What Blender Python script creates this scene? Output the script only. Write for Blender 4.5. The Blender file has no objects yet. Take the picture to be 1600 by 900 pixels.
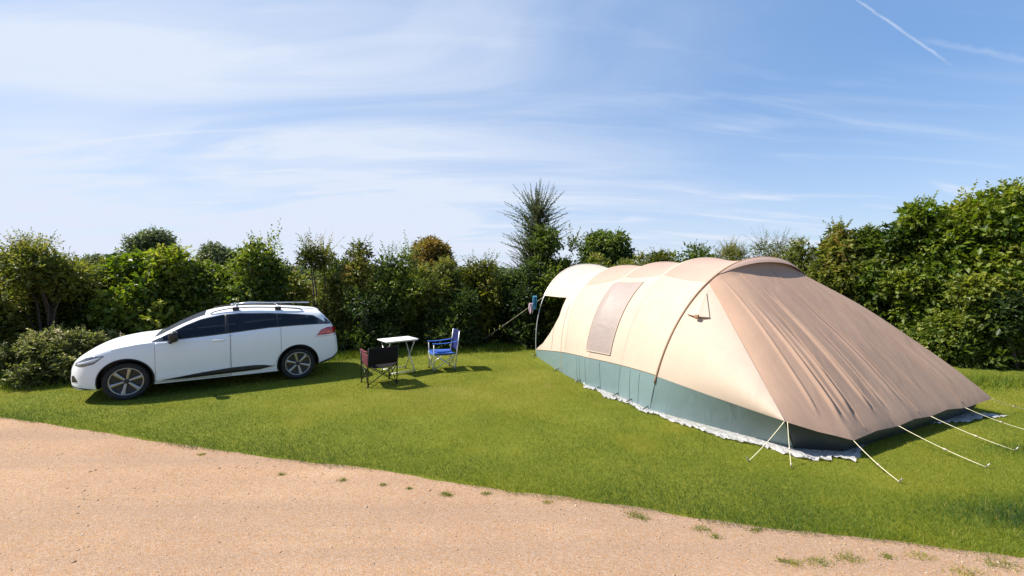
import bpy, bmesh, math, random
import numpy as np
from mathutils import Vector, Matrix

# ------------------------------------------------------------------ camera, sky, sun, exposure
scene = bpy.context.scene
COL = scene.collection
F, CAM_H, PITCH = 680.0, 2.15, math.atan(26 / 680.0)
cam_data = bpy.data.cameras.new('camera')
cam = bpy.data.objects.new('camera', cam_data)
COL.objects.link(cam)
cam.location = (0, 0, CAM_H)
cam.rotation_euler = (math.pi / 2 - PITCH, 0, 0)
cam_data.sensor_width = 36
cam_data.lens = 36 * F / 1600
cam_data.clip_end = 3000
scene.camera = cam

SUN_EL = math.radians(50)
SUN_AZ = math.radians(-85)          # clockwise from +Y: the sun stands to the left, a little behind the hedge
SUN = Vector((math.cos(SUN_EL) * math.sin(SUN_AZ), math.cos(SUN_EL) * math.cos(SUN_AZ), math.sin(SUN_EL)))
sun_data = bpy.data.lights.new('sun', 'SUN')
sun_data.energy = 4.8
sun_data.angle = math.radians(0.5)
sun_data.color = (1.0, 0.93, 0.82)
sun = bpy.data.objects.new('sun', sun_data)
COL.objects.link(sun)
sun.rotation_euler = SUN.to_track_quat('Z', 'Y').to_euler()
sun.location = (-20, 5, 30)

scene.view_settings.view_transform = 'Standard'
scene.view_settings.look = 'None'
scene.view_settings.exposure = 0.85
scene.view_settings.gamma = 1.0
scene.cycles.use_denoising = True
scene.cycles.max_bounces = 8
scene.cycles.transparent_max_bounces = 8


def N(nt, t, **kw):
    n = nt.nodes.new(t)
    for k, v in kw.items():
        if k in n.inputs.keys():
            n.inputs[k].default_value = v
        else:
            setattr(n, k, v)
    return n


def mathn(nt, op, a, b=None, c=None, clamp=False):
    n = nt.nodes.new('ShaderNodeMath')
    n.operation = op
    n.use_clamp = clamp
    for i, v in enumerate((a, b, c)):
        if v is None:
            continue
        if isinstance(v, (int, float)):
            n.inputs[i].default_value = v
        else:
            nt.links.new(v, n.inputs[i])
    return n.outputs[0]


def vmath(nt, op, a, b=None):
    n = nt.nodes.new('ShaderNodeVectorMath')
    n.operation = op
    for i, v in enumerate((a, b)):
        if v is None:
            continue
        if isinstance(v, (tuple, list, Vector)):
            n.inputs[i].default_value = tuple(v)
        else:
            nt.links.new(v, n.inputs[i])
    return n.outputs['Value'] if op in ('DOT_PRODUCT', 'LENGTH') else n.outputs['Vector']


def smooth(nt, v, lo, hi):
    n = nt.nodes.new('ShaderNodeMapRange')
    n.interpolation_type = 'SMOOTHSTEP'
    nt.links.new(v, n.inputs['Value'])
    n.inputs['From Min'].default_value = lo
    n.inputs['From Max'].default_value = hi
    return n.outputs['Result']


def view_dir(u, v):
    x, z = (u - 800) / F, -(v - 450) / F
    c, s = math.cos(PITCH), math.sin(PITCH)
    return Vector((x, c + z * s, z * c - s)).normalized()


world = bpy.data.worlds.new('World')
scene.world = world
world.use_nodes = True
nt = world.node_tree
nt.nodes.clear()
out = N(nt, 'ShaderNodeOutputWorld')
bg = N(nt, 'ShaderNodeBackground', Strength=0.085)
nt.links.new(bg.outputs[0], out.inputs[0])
sky = N(nt, 'ShaderNodeTexSky', sky_type='NISHITA', sun_disc=False)
sky.sun_elevation = SUN_EL
sky.sun_rotation = SUN_AZ
sky.air_density = 1.0
sky.dust_density = 0.6
sky.ozone_density = 2.0
tc = N(nt, 'ShaderNodeTexCoord')
d = tc.outputs['Generated']
sep = N(nt, 'ShaderNodeSeparateXYZ')
nt.links.new(d, sep.inputs[0])
dz = mathn(nt, 'MAXIMUM', sep.outputs[2], 0.0)
inv = mathn(nt, 'DIVIDE', 1.0, mathn(nt, 'ADD', dz, 0.16))
plane = N(nt, 'ShaderNodeCombineXYZ')
nt.links.new(mathn(nt, 'MULTIPLY', sep.outputs[0], inv), plane.inputs[0])
nt.links.new(mathn(nt, 'MULTIPLY', sep.outputs[1], inv), plane.inputs[1])


def cirrus(rot, scl, loc, nscale, detail, dist, lo, hi):
    mp = N(nt, 'ShaderNodeMapping')
    mp.inputs['Rotation'].default_value = (0, 0, rot)
    mp.inputs['Scale'].default_value = scl
    mp.inputs['Location'].default_value = loc
    nt.links.new(plane.outputs[0], mp.inputs[0])
    nz = N(nt, 'ShaderNodeTexNoise', Scale=nscale, Detail=detail, Roughness=0.55, Distortion=dist)
    nt.links.new(mp.outputs[0], nz.inputs['Vector'])
    return smooth(nt, nz.outputs['Fac'], lo, hi)


veil = cirrus(0.45, (0.42, 1.1, 1), (0.4, 2.3, 0), 1.15, 8, 1.1, 0.30, 0.74)
wisps = cirrus(-0.5, (0.35, 1.8, 1), (3.1, 0.7, 0), 1.6, 8, 1.4, 0.48, 0.80)
left = smooth(nt, vmath(nt, 'DOT_PRODUCT', d, Vector((-0.86, 0.42, -0.28))), -0.40, 0.72)   # the veil thickens towards the sun
low = smooth(nt, dz, 0.36, 0.02)
cov = mathn(nt, 'ADD', mathn(nt, 'MULTIPLY', left, mathn(nt, 'ADD', 0.30, mathn(nt, 'MULTIPLY', veil, 0.78))),
            mathn(nt, 'MULTIPLY', wisps, mathn(nt, 'ADD', 0.22, mathn(nt, 'MULTIPLY', low, 0.5))))
cov = mathn(nt, 'ADD', cov, mathn(nt, 'MULTIPLY', low, 0.36))


def contrail(p, q, wid, soft, power, seed):
    a, b = view_dir(*p), view_dir(*q)
    nrm = a.cross(b).normalized()
    mid = (a + b).normalized()
    half = a.dot(mid)
    nz = N(nt, 'ShaderNodeTexNoise', Scale=55.0, Detail=3)
    nt.links.new(d, nz.inputs['Vector'])
    off = mathn(nt, 'ABSOLUTE', mathn(nt, 'ADD', vmath(nt, 'DOT_PRODUCT', d, nrm),
                                      mathn(nt, 'MULTIPLY', mathn(nt, 'SUBTRACT', nz.outputs['Fac'], 0.5), wid * 1.6)))
    core = smooth(nt, off, wid, wid * soft)
    along = smooth(nt, vmath(nt, 'DOT_PRODUCT', d, mid), half - 0.002, half + 0.003)
    return mathn(nt, 'MULTIPLY', mathn(nt, 'MULTIPLY', core, along), mathn(nt, 'MULTIPLY', nz.outputs['Fac'], power))


cov = mathn(nt, 'ADD', cov, contrail((1325, -10), (1480, 97), 0.0026, 0.1, 0.72, 1))
cov = mathn(nt, 'ADD', cov, contrail((1440, 62), (1720, 118), 0.007, 0.0, 0.30, 2))
cov = mathn(nt, 'MINIMUM', cov, 0.95)
mix = N(nt, 'ShaderNodeMixRGB')
nt.links.new(cov, mix.inputs[0])
nt.links.new(sky.outputs[0], mix.inputs[1])
mix.inputs[2].default_value = (5.0, 5.5, 6.4, 1)
lift = N(nt, 'ShaderNodeMixRGB')                                   # thin high haze that pales the whole sky
lift.inputs[0].default_value = 0.45
nt.links.new(sky.outputs[0], lift.inputs[1])
lift.inputs[2].default_value = (1.45, 3.15, 6.4, 1)
nt.links.new(lift.outputs[0], mix.inputs[1])
lim = vmath(nt, 'MINIMUM', mix.outputs[0], (5.0, 5.4, 6.6))
nt.links.new(lim, bg.inputs[0])

# ------------------------------------------------------------------ helpers
rng = np.random.default_rng(11)


def ground_at(u, v, z=0.0):
    r = view_dir(u, v)
    t = (z - CAM_H) / r.z
    return np.array([r.x * t, r.y * t, z])


def finish(name, me, mat, parent=None):
    o = bpy.data.objects.new(name, me)
    COL.objects.link(o)
    if mat is not None:
        me.materials.append(mat)
    if parent is not None:
        o.parent = parent
    return o


def mesh(name, v, f, mat, parent=None, flat=False):
    me = bpy.data.meshes.new(name)
    me.from_pydata([tuple(map(float, p)) for p in v], [], [tuple(map(int, q)) for q in f])
    if not flat:
        me.polygons.foreach_set('use_smooth', [True] * len(me.polygons))
    me.update()
    return finish(name, me, mat, parent)


def fast_mesh(name, v, tris, mat, parent=None, attrs=None, flat=True):
    me = bpy.data.meshes.new(name)
    nv, nf = len(v), len(tris)
    me.vertices.add(nv)
    me.vertices.foreach_set('co', np.asarray(v, np.float32).ravel())
    k = tris.shape[1]
    me.loops.add(nf * k)
    me.loops.foreach_set('vertex_index', np.asarray(tris, np.int32).ravel())
    me.polygons.add(nf)
    me.polygons.foreach_set('loop_start', np.arange(0, nf * k, k, dtype=np.int32))
    if not flat:
        me.polygons.foreach_set('use_smooth', np.ones(nf, bool))
    for an, av in (attrs or {}).items():
        a = me.attributes.new(an, 'FLOAT', 'FACE')
        a.data.foreach_set('value', np.asarray(av, np.float32))
    me.update(calc_edges=True)
    return finish(name, me, mat, parent)


class G:
    """collects the vertices and faces of one part"""
    def __init__(s):
        s.v, s.f = [], []

    def add(s, v, f):
        o = len(s.v)
        s.v += [tuple(p) for p in v]
        s.f += [tuple(i + o for i in q) for q in f]
        return s

    def tube(s, pts, r, n=8, caps=True):
        pts = [Vector(p) for p in pts]
        rad = r if isinstance(r, (list, tuple, np.ndarray)) else [r] * len(pts)
        vs, fs = [], []
        prev = None
        for i, p in enumerate(pts):
            t = (pts[min(i + 1, len(pts) - 1)] - pts[max(i - 1, 0)]).normalized()
            if prev is None:
                ref = Vector((0, 0, 1)) if abs(t.z) < 0.9 else Vector((1, 0, 0))
                x = t.cross(ref).normalized()
            else:
                x = (prev - t * prev.dot(t)).normalized()
            y = t.cross(x)
            prev = x
            for k in range(n):
                a = 2 * math.pi * k / n
                vs.append(p + (x * math.cos(a) + y * math.sin(a)) * rad[i])
        for i in range(len(pts) - 1):
            for k in range(n):
                fs.append((i * n + k, i * n + (k + 1) % n, (i + 1) * n + (k + 1) % n, (i + 1) * n + k))
        if caps:
            fs.append(tuple(range(n - 1, -1, -1)))
            fs.append(tuple((len(pts) - 1) * n + k for k in range(n)))
        return s.add(vs, fs)

    def box(s, c, size, rot=None, bev=0.0):
        bm = bmesh.new()
        bmesh.ops.create_cube(bm, size=1)
        bmesh.ops.scale(bm, vec=size, verts=bm.verts)
        if bev:
            bmesh.ops.bevel(bm, geom=bm.edges[:], offset=bev, segments=2, affect='EDGES', profile=0.5)
        if rot is not None:
            bmesh.ops.rotate(bm, matrix=rot, verts=bm.verts)
        bmesh.ops.translate(bm, vec=c, verts=bm.verts)
        bm.verts.index_update()
        s.add([v.co.copy() for v in bm.verts], [[v.index for v in f.verts] for f in bm.faces])
        bm.free()
        return s

    def grid(s, P, closed=False):
        P = np.asarray(P)
        nu, nv = P.shape[:2]
        f = []
        for i in range(nu - 1):
            for j in range(nv - 1 if not closed else nv):
                k = (j + 1) % nv
                f.append((i * nv + j, (i + 1) * nv + j, (i + 1) * nv + k, i * nv + k))
        return s.add(P.reshape(-1, 3), f)

    def lathe_y(s, prof, n=40, c=(0, 0, 0)):
        """profile of (radius, y) turned about the y axis"""
        P = [[(c[0] + r * math.cos(2 * math.pi * k / n), c[1] + y, c[2] + r * math.sin(2 * math.pi * k / n)) for k in range(n)] for r, y in prof]
        return s.grid(P, closed=True)

    def build(s, name, mat, parent=None, flat=False):
        return mesh(name, s.v, s.f, mat, parent, flat)


def thing(name, label, cat, loc=(0, 0, 0), rotz=0.0, group=None):
    o = bpy.data.objects.new(name, None)
    COL.objects.link(o)
    o.location = loc
    o.rotation_euler = (0, 0, rotz)
    o.empty_display_size = 0.2
    return tag(o, label, cat, group)


def tag(o, label=None, cat=None, group=None, kind=None):
    if label:
        o['label'] = label
    if cat:
        o['category'] = cat
    if group:
        o['group'] = group
    if kind:
        o['kind'] = kind
    return o


# ------------------------------------------------------------------ materials
def base_mat(name):
    m = bpy.data.materials.new(name)
    m.use_nodes = True
    t = m.node_tree
    return m, t, t.nodes['Principled BSDF']


def plain(name, col, rough=0.5, metal=0.0, coat=0.0, spec=0.5, vary=0.06, scale=12.0, bump=0.0, bscale=60.0):
    m, t, p = base_mat(name)
    tcn = N(t, 'ShaderNodeTexCoord')
    nz = N(t, 'ShaderNodeTexNoise', Scale=scale, Detail=4)
    t.links.new(tcn.outputs['Object'], nz.inputs['Vector'])
    r = N(t, 'ShaderNodeValToRGB')
    r.color_ramp.elements[0].position = 0.3
    r.color_ramp.elements[1].position = 0.7
    r.color_ramp.elements[0].color = tuple(c * (1 - vary) for c in col) + (1,)
    r.color_ramp.elements[1].color = tuple(min(1, c * (1 + vary)) for c in col) + (1,)
    t.links.new(nz.outputs['Fac'], r.inputs[0])
    t.links.new(r.outputs[0], p.inputs['Base Color'])
    p.inputs['Roughness'].default_value = rough
    p.inputs['Metallic'].default_value = metal
    p.inputs['Coat Weight'].default_value = coat
    p.inputs['Coat Roughness'].default_value = 0.03
    p.inputs['Specular IOR Level'].default_value = spec
    if bump:
        nb = N(t, 'ShaderNodeTexNoise', Scale=bscale, Detail=3)
        t.links.new(tcn.outputs['Object'], nb.inputs['Vector'])
        b = N(t, 'ShaderNodeBump', Strength=bump, Distance=0.01)
        t.links.new(nb.outputs['Fac'], b.inputs['Height'])
        t.links.new(b.outputs[0], p.inputs['Normal'])
    return m


def fabric(name, col, trans=0.12, rough=0.85, wrinkle=0.25, wscale=(5, 5, 5), vary=0.05, sheen=0.0, spec=0.2):
    m, t, p = base_mat(name)
    tcn = N(t, 'ShaderNodeTexCoord')
    n1 = N(t, 'ShaderNodeTexNoise', Scale=2.2, Detail=5, Roughness=0.6)
    t.links.new(tcn.outputs['Object'], n1.inputs['Vector'])
    r = N(t, 'ShaderNodeValToRGB')
    r.color_ramp.elements[0].position = 0.3
    r.color_ramp.elements[1].position = 0.7
    r.color_ramp.elements[0].color = tuple(c * (1 - vary) for c in col) + (1,)
    r.color_ramp.elements[1].color = tuple(min(1, c * (1 + vary)) for c in col) + (1,)
    t.links.new(n1.outputs['Fac'], r.inputs[0])
    t.links.new(r.outputs[0], p.inputs['Base Color'])
    p.inputs['Roughness'].default_value = rough
    p.inputs['Specular IOR Level'].default_value = spec
    mp = N(t, 'ShaderNodeMapping')
    mp.inputs['Scale'].default_value = wscale
    t.links.new(tcn.outputs['Object'], mp.inputs[0])
    n2 = N(t, 'ShaderNodeTexNoise', Scale=1.0, Detail=4, Distortion=0.6)
    t.links.new(mp.outputs[0], n2.inputs['Vector'])
    n3 = N(t, 'ShaderNodeTexNoise', Scale=160.0, Detail=2)
    t.links.new(tcn.outputs['Object'], n3.inputs['Vector'])
    h = mathn(t, 'ADD', n2.outputs['Fac'], mathn(t, 'MULTIPLY', n3.outputs['Fac'], 0.06))
    b = N(t, 'ShaderNodeBump', Strength=wrinkle, Distance=0.06)
    t.links.new(h, b.inputs['Height'])
    t.links.new(b.outputs[0], p.inputs['Normal'])
    if trans:
        tr = N(t, 'ShaderNodeBsdfTranslucent')
        t.links.new(r.outputs[0], tr.inputs[0])
        ms = N(t, 'ShaderNodeMixShader')
        ms.inputs[0].default_value = trans
        t.links.new(p.outputs[0], ms.inputs[1])
        t.links.new(tr.outputs[0], ms.inputs[2])
        t.links.new(ms.outputs[0], t.nodes['Material Output'].inputs[0])
    return m


def leaf_mat(name, stops, trans=0.42, rough=0.45):
    """leaf colour by the tint each leaf carries"""
    m, t, p = base_mat(name)
    a = N(t, 'ShaderNodeAttribute', attribute_name='tint')
    r = N(t, 'ShaderNodeValToRGB')
    el = r.color_ramp.elements
    while len(el) < len(stops):
        el.new(0.5)
    for e, (pos, c) in zip(el, stops):
        e.position = pos
        e.color = tuple(c) + (1,)
    t.links.new(a.outputs['Fac'], r.inputs[0])
    t.links.new(r.outputs[0], p.inputs['Base Color'])
    p.inputs['Roughness'].default_value = rough
    p.inputs['Specular IOR Level'].default_value = 0.35
    tr = N(t, 'ShaderNodeBsdfTranslucent')
    hs = N(t, 'ShaderNodeHueSaturation', Saturation=1.1, Value=1.5)
    t.links.new(r.outputs[0], hs.inputs['Color'])
    t.links.new(hs.outputs[0], tr.inputs[0])
    ms = N(t, 'ShaderNodeMixShader')
    ms.inputs[0].default_value = trans
    t.links.new(p.outputs[0], ms.inputs[1])
    t.links.new(tr.outputs[0], ms.inputs[2])
    t.links.new(ms.outputs[0], t.nodes['Material Output'].inputs[0])
    return m


def ground_mat(name, stops, scale, bump, fine, dist=0.02, rough=0.95, patch=None):
    m, t, p = base_mat(name)
    tcn = N(t, 'ShaderNodeTexCoord')
    n1 = N(t, 'ShaderNodeTexNoise', Scale=scale, Detail=6, Roughness=0.65)
    n2 = N(t, 'ShaderNodeTexNoise', Scale=fine, Detail=4, Roughness=0.7)
    for n in (n1, n2):
        t.links.new(tcn.outputs['Object'], n.inputs['Vector'])
    h = mathn(t, 'ADD', mathn(t, 'MULTIPLY', n1.outputs['Fac'], 0.5), mathn(t, 'MULTIPLY', n2.outputs['Fac'], 0.5))
    r = N(t, 'ShaderNodeValToRGB')
    el = r.color_ramp.elements
    while len(el) < len(stops):
        el.new(0.5)
    for e, (pos, c) in zip(el, stops):
        e.position = pos
        e.color = tuple(c) + (1,)
    t.links.new(h, r.inputs[0])
    t.links.new(r.outputs[0], p.inputs['Base Color'])
    p.inputs['Roughness'].default_value = rough
    p.inputs['Specular IOR Level'].default_value = 0.15
    b = N(t, 'ShaderNodeBump', Strength=bump, Distance=dist)
    t.links.new(n2.outputs['Fac'], b.inputs['Height'])
    t.links.new(b.outputs[0], p.inputs['Normal'])
    return m, t, p, r


M = {}
M['field'] = ground_mat('field_grass', [(0.3, (0.05, 0.075, 0.018)), (0.7, (0.10, 0.13, 0.035))], 0.3, 0.3, 25)[0]
M['lawn'] = ground_mat('lawn_turf', [(0.30, (0.075, 0.098, 0.010)), (0.5, (0.125, 0.14, 0.013)), (0.72, (0.20, 0.20, 0.030))], 0.9, 0.6, 45)[0]
M['paint'] = plain('white_car_paint', (0.76, 0.78, 0.80), 0.38, coat=0.22, spec=0.3, vary=0.01)
M['glass'] = plain('tinted_car_glass', (0.006, 0.008, 0.016), 0.03, spec=0.6, vary=0.0)
M['interior'] = plain('car_interior', (0.022, 0.022, 0.026), 0.8, vary=0.1)
M['seat'] = plain('car_seat', (0.06, 0.06, 0.068), 0.85, vary=0.15)
M['black_plastic'] = plain('black_plastic', (0.012, 0.012, 0.014), 0.45, vary=0.1)
M['gap'] = plain('dark_shut_line', (0.16, 0.16, 0.175), 0.7, vary=0.0)
M['tyre'] = plain('tyre_rubber', (0.014, 0.014, 0.015), 0.8, bump=0.3)
M['alloy'] = plain('cut_alloy', (0.36, 0.35, 0.35), 0.36, metal=0.9)
M['alloy_dark'] = plain('dark_alloy', (0.03, 0.03, 0.033), 0.4, metal=0.3)
M['lamp_red'] = plain('red_lamp_plastic', (0.40, 0.015, 0.012), 0.1, coat=1.0)
M['lamp_clear'] = plain('clear_lamp_plastic', (0.55, 0.58, 0.62), 0.08, coat=1.0, spec=0.7)
M['lamp_dark'] = plain('headlamp_bowl', (0.10, 0.11, 0.13), 0.08, coat=1.0, metal=0.4)
M['rail'] = plain('brushed_aluminium', (0.62, 0.63, 0.65), 0.3, metal=0.85)
M['cream'] = fabric('cream_canvas', (0.53, 0.43, 0.345), 0.10, wrinkle=0.26, wscale=(2.4, 2.4, 1.1))
M['cream_sunlit'] = fabric('sunlit_cream_canvas', (0.54, 0.455, 0.375), 0.10, wrinkle=0.26, wscale=(1.6, 1.6, 0.8))  # cream canvas again, lightened to paint in the direct sun on the canopy
M['roofcloth'] = fabric('sunlit_brown_canvas', (0.45, 0.315, 0.255), 0.08, wrinkle=0.22, wscale=(1.6, 1.6, 1.6))  # same cloth as the brown fly, with the roof's sunlight put into its colour
M['brown'] = fabric('brown_canvas', (0.40, 0.268, 0.195), 0.06, wrinkle=0.34, wscale=(3.5, 1.2, 1.2))
M['green'] = fabric('green_mud_wall', (0.155, 0.225, 0.230), 0.03, rough=0.42, wrinkle=0.35, wscale=(3, 3, 2.0), spec=0.5)
M['green_shaded'] = fabric('shaded_mud_wall', (0.030, 0.040, 0.038), 0.0, rough=0.5, wrinkle=0.3, spec=0.4)  # green mud wall darkened: the shade under the fly is painted into the colour
M['sleeve'] = fabric('brown_sleeve', (0.30, 0.19, 0.125), 0.0, wrinkle=0.2)
M['blind'] = fabric('window_blind', (0.35, 0.285, 0.26), 0.12, wrinkle=0.22, wscale=(2.0, 4.0, 6.0), rough=0.5, spec=0.4)
M['seam'] = fabric('sewn_seam', (0.42, 0.30, 0.20), 0.0, wrinkle=0.1)
M['dark_cloth'] = fabric('dark_cloth', (0.012, 0.011, 0.013), 0.0, wrinkle=0.3, spec=0.1)
M['maroon'] = fabric('maroon_cloth', (0.12, 0.03, 0.042), 0.05, wrinkle=0.3)
M['blue'] = fabric('blue_cloth', (0.05, 0.13, 0.46), 0.12, wrinkle=0.3)
M['navy'] = fabric('navy_cloth', (0.012, 0.02, 0.09), 0.05, wrinkle=0.3)
M['towel'] = fabric('blue_towel', (0.10, 0.33, 0.50), 0.1, wrinkle=0.5, wscale=(9, 9, 4))
M['pale_cloth'] = fabric('pale_pink_cloth', (0.66, 0.50, 0.58), 0.1, wrinkle=0.5, wscale=(9, 9, 4))
M['steel'] = plain('painted_steel', (0.55, 0.55, 0.54), 0.35, metal=0.5)
M['dark_steel'] = plain('dark_steel', (0.02, 0.02, 0.022), 0.4, metal=0.3)
M['table'] = plain('white_table_top', (0.80, 0.80, 0.80), 0.4, vary=0.02)
M['rope'] = plain('pale_rope', (0.72, 0.66, 0.45), 0.8, vary=0.15, scale=60)
M['peg'] = plain('steel_peg', (0.35, 0.34, 0.32), 0.4, metal=0.8)
M['bark'] = plain('bark', (0.065, 0.048, 0.034), 0.9, vary=0.35, scale=18, bump=0.6)
M['twig'] = plain('twig', (0.085, 0.065, 0.042), 0.9, vary=0.3, scale=20)

_t = M['glass'].node_tree
_tr = N(_t, 'ShaderNodeBsdfTransparent')
_tr.inputs[0].default_value = (0.62, 0.66, 0.74, 1)
_ms = N(_t, 'ShaderNodeMixShader')
_ms.inputs[0].default_value = 0.42
_t.links.new(_t.nodes['Principled BSDF'].outputs[0], _ms.inputs[1])
_t.links.new(_tr.outputs[0], _ms.inputs[2])
_t.links.new(_ms.outputs[0], _t.nodes['Material Output'].inputs[0])

# crinkled plastic sheet
m, t, p = base_mat('plastic_sheet')
p.inputs['Base Color'].default_value = (0.58, 0.57, 0.58, 1)
p.inputs['Roughness'].default_value = 0.18
p.inputs['Specular IOR Level'].default_value = 0.7
tcn = N(t, 'ShaderNodeTexCoord')
nz = N(t, 'ShaderNodeTexNoise', Scale=22.0, Detail=5, Distortion=1.2)
t.links.new(tcn.outputs['Object'], nz.inputs['Vector'])
b = N(t, 'ShaderNodeBump', Strength=0.9, Distance=0.03)
t.links.new(nz.outputs['Fac'], b.inputs['Height'])
t.links.new(b.outputs[0], p.inputs['Normal'])
trn = N(t, 'ShaderNodeBsdfTransparent')
ms = N(t, 'ShaderNodeMixShader')
t.links.new(smooth(t, nz.outputs['Fac'], 0.75, 0.35), ms.inputs[0])
t.links.new(p.outputs[0], ms.inputs[1])
t.links.new(trn.outputs[0], ms.inputs[2])
sc_ = N(t, 'ShaderNodeMixShader')
sc_.inputs[0].default_value = 0.35
t.links.new(p.outputs[0], sc_.inputs[1])
t.links.new(ms.outputs[0], sc_.inputs[2])
t.links.new(sc_.outputs[0], t.nodes['Material Output'].inputs[0])
M['plastic'] = m

# gravel: fine grains of several stone colours
m, t, p, r = ground_mat('gravel', [(0.30, (0.27, 0.165, 0.10)), (0.5, (0.36, 0.23, 0.143)), (0.7, (0.45, 0.305, 0.20))], 0.8, 0.5, 38, dist=0.008)
tcn = N(t, 'ShaderNodeTexCoord')
vo = N(t, 'ShaderNodeTexVoronoi', Scale=120.0)
t.links.new(tcn.outputs['Object'], vo.inputs['Vector'])
hs = N(t, 'ShaderNodeHueSaturation', Saturation=1.0)
sv = N(t, 'ShaderNodeSeparateColor')
t.links.new(vo.outputs['Color'], sv.inputs[0])
t.links.new(mathn(t, 'ADD', 0.80, mathn(t, 'MULTIPLY', sv.outputs[0], 0.40)), hs.inputs['Value'])
t.links.new(mathn(t, 'ADD', 0.75, mathn(t, 'MULTIPLY', sv.outputs[1], 0.5)), hs.inputs['Saturation'])
mp = N(t, 'ShaderNodeMapping')                                      # compacted wheel tracks and looser ribs along the road
mp.inputs['Rotation'].default_value = (0, 0, 0.36)
mp.inputs['Scale'].default_value = (0.10, 1.5, 1)
t.links.new(tcn.outputs['Object'], mp.inputs[0])
trk = N(t, 'ShaderNodeTexNoise', Scale=1.0, Detail=5, Roughness=0.6)
t.links.new(mp.outputs[0], trk.inputs['Vector'])
mt_ = N(t, 'ShaderNodeMixRGB')
t.links.new(smooth(t, trk.outputs['Fac'], 0.35, 0.65), mt_.inputs[0])
mt_.inputs[1].default_value = (0.30, 0.20, 0.135, 1)
t.links.new(r.outputs[0], mt_.inputs[2])
mx_ = N(t, 'ShaderNodeMixRGB')
mx_.inputs[0].default_value = 0.85
t.links.new(r.outputs[0], mx_.inputs[1])
t.links.new(mt_.outputs[0], mx_.inputs[2])
t.links.new(mx_.outputs[0], hs.inputs['Color'])
t.links.new(hs.outputs[0], p.inputs['Base Color'])
bb = N(t, 'ShaderNodeBump', Strength=0.55, Distance=0.008)
t.links.new(vo.outputs['Distance'], bb.inputs['Height'])
t.links.new(bb.outputs[0], p.inputs['Normal'])
M['gravel'] = m

M['pebble'] = leaf_mat('pebbles', [(0, (0.26, 0.165, 0.095)), (0.5, (0.42, 0.28, 0.175)), (1, (0.60, 0.48, 0.36))], trans=0.0, rough=0.8)
M['grass'] = leaf_mat('grass_blades', [(0, (0.022, 0.070, 0.014)), (0.35, (0.105, 0.168, 0.010)), (0.6, (0.225, 0.232, 0.014)), (0.85, (0.31, 0.255, 0.045)), (1, (0.40, 0.33, 0.11))], trans=0.3, rough=0.6)
LG = {
    'mid': leaf_mat('leaves_mid', [(0, (0.030, 0.060, 0.010)), (0.5, (0.098, 0.142, 0.020)), (1, (0.24, 0.265, 0.045))]),
    'bright': leaf_mat('leaves_bright', [(0, (0.040, 0.080, 0.010)), (0.5, (0.135, 0.19, 0.022)), (1, (0.30, 0.31, 0.050))]),
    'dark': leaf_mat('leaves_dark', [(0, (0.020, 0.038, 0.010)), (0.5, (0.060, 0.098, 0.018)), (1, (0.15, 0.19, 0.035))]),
    'olive': leaf_mat('leaves_olive', [(0, (0.045, 0.055, 0.012)), (0.5, (0.135, 0.16, 0.025)), (0.92, (0.27, 0.27, 0.055)), (1, (0.28, 0.17, 0.06))]),
    'yellow': leaf_mat('leaves_yellow', [(0, (0.060, 0.075, 0.010)), (0.5, (0.135, 0.150, 0.018)), (1, (0.25, 0.23, 0.045))]),
    'rust': leaf_mat('leaves_rust', [(0, (0.085, 0.070, 0.016)), (0.5, (0.19, 0.125, 0.030)), (1, (0.28, 0.21, 0.05))]),
    'pale': leaf_mat('leaves_pale', [(0, (0.050, 0.065, 0.018)), (0.55, (0.15, 0.17, 0.045)), (0.85, (0.30, 0.30, 0.11)), (1, (0.50, 0.45, 0.30))]),
    'far': leaf_mat('leaves_far', [(0, (0.070, 0.095, 0.045)), (1, (0.17, 0.20, 0.085))]),
    'needle': leaf_mat('leaves_grey_green', [(0, (0.030, 0.045, 0.020)), (0.6, (0.080, 0.11, 0.042)), (1, (0.16, 0.19, 0.075))]),
}

# ------------------------------------------------------------------ ground
EDGE_PX = [(-420, 611), (-250, 624), (-120, 638), (0, 653), (80, 662), (200, 683), (400, 713), (600, 738), (740, 757), (800, 767), (1000, 795), (1200, 825), (1400, 848), (1600, 872), (1800, 893), (2100, 922)]
EDGE = np.array([ground_at(*q)[:2] for q in EDGE_PX])
EDGE = np.vstack([[EDGE[0] + (EDGE[0] - EDGE[2]) * 6], EDGE, [EDGE[-1] + (EDGE[-1] - EDGE[-2]) * 8]])


def edge_y(x):
    return np.interp(x, EDGE[:, 0], EDGE[:, 1])


S = 900
tag(mesh('ground', [(-S, -S, -0.06), (S, -S, -0.06), (S, S, -0.06), (-S, S, -0.06)], [(0, 1, 2, 3)], M['field'], flat=True), kind='structure')
xs = np.concatenate([np.linspace(-40, -14, 14)[:-1], np.linspace(-14, 10, 420), np.linspace(10, 40, 14)[1:]])
wob = np.interp(xs, np.linspace(-40, 40, 700), np.convolve(rng.normal(size=760), np.ones(9) / 9, 'same')[:700]) * 0.08
top = [(x, edge_y(x) + 1.6, -0.012) for x in xs]
bot = [(x, -14.0, -0.012) for x in xs]
g = G().grid([bot, top])
tag(g.build('gravel_road', M['gravel'], flat=True), kind='structure')
ROWS = np.concatenate([[0, 0.05, 0.12, 0.25, 0.5, 1.0], np.linspace(1.6, 34, 40)])
rows = []
for i, dy in enumerate(ROWS):
    zz = -0.02 if i == 0 else (-0.004 if i == 1 else 0.0)
    rows.append([(x, edge_y(x) + wob[k] * max(0, 1 - dy) + dy, zz) for k, x in enumerate(xs)])
g = G().grid(rows)
tag(g.build('lawn', M['lawn']), kind='structure')


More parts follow.
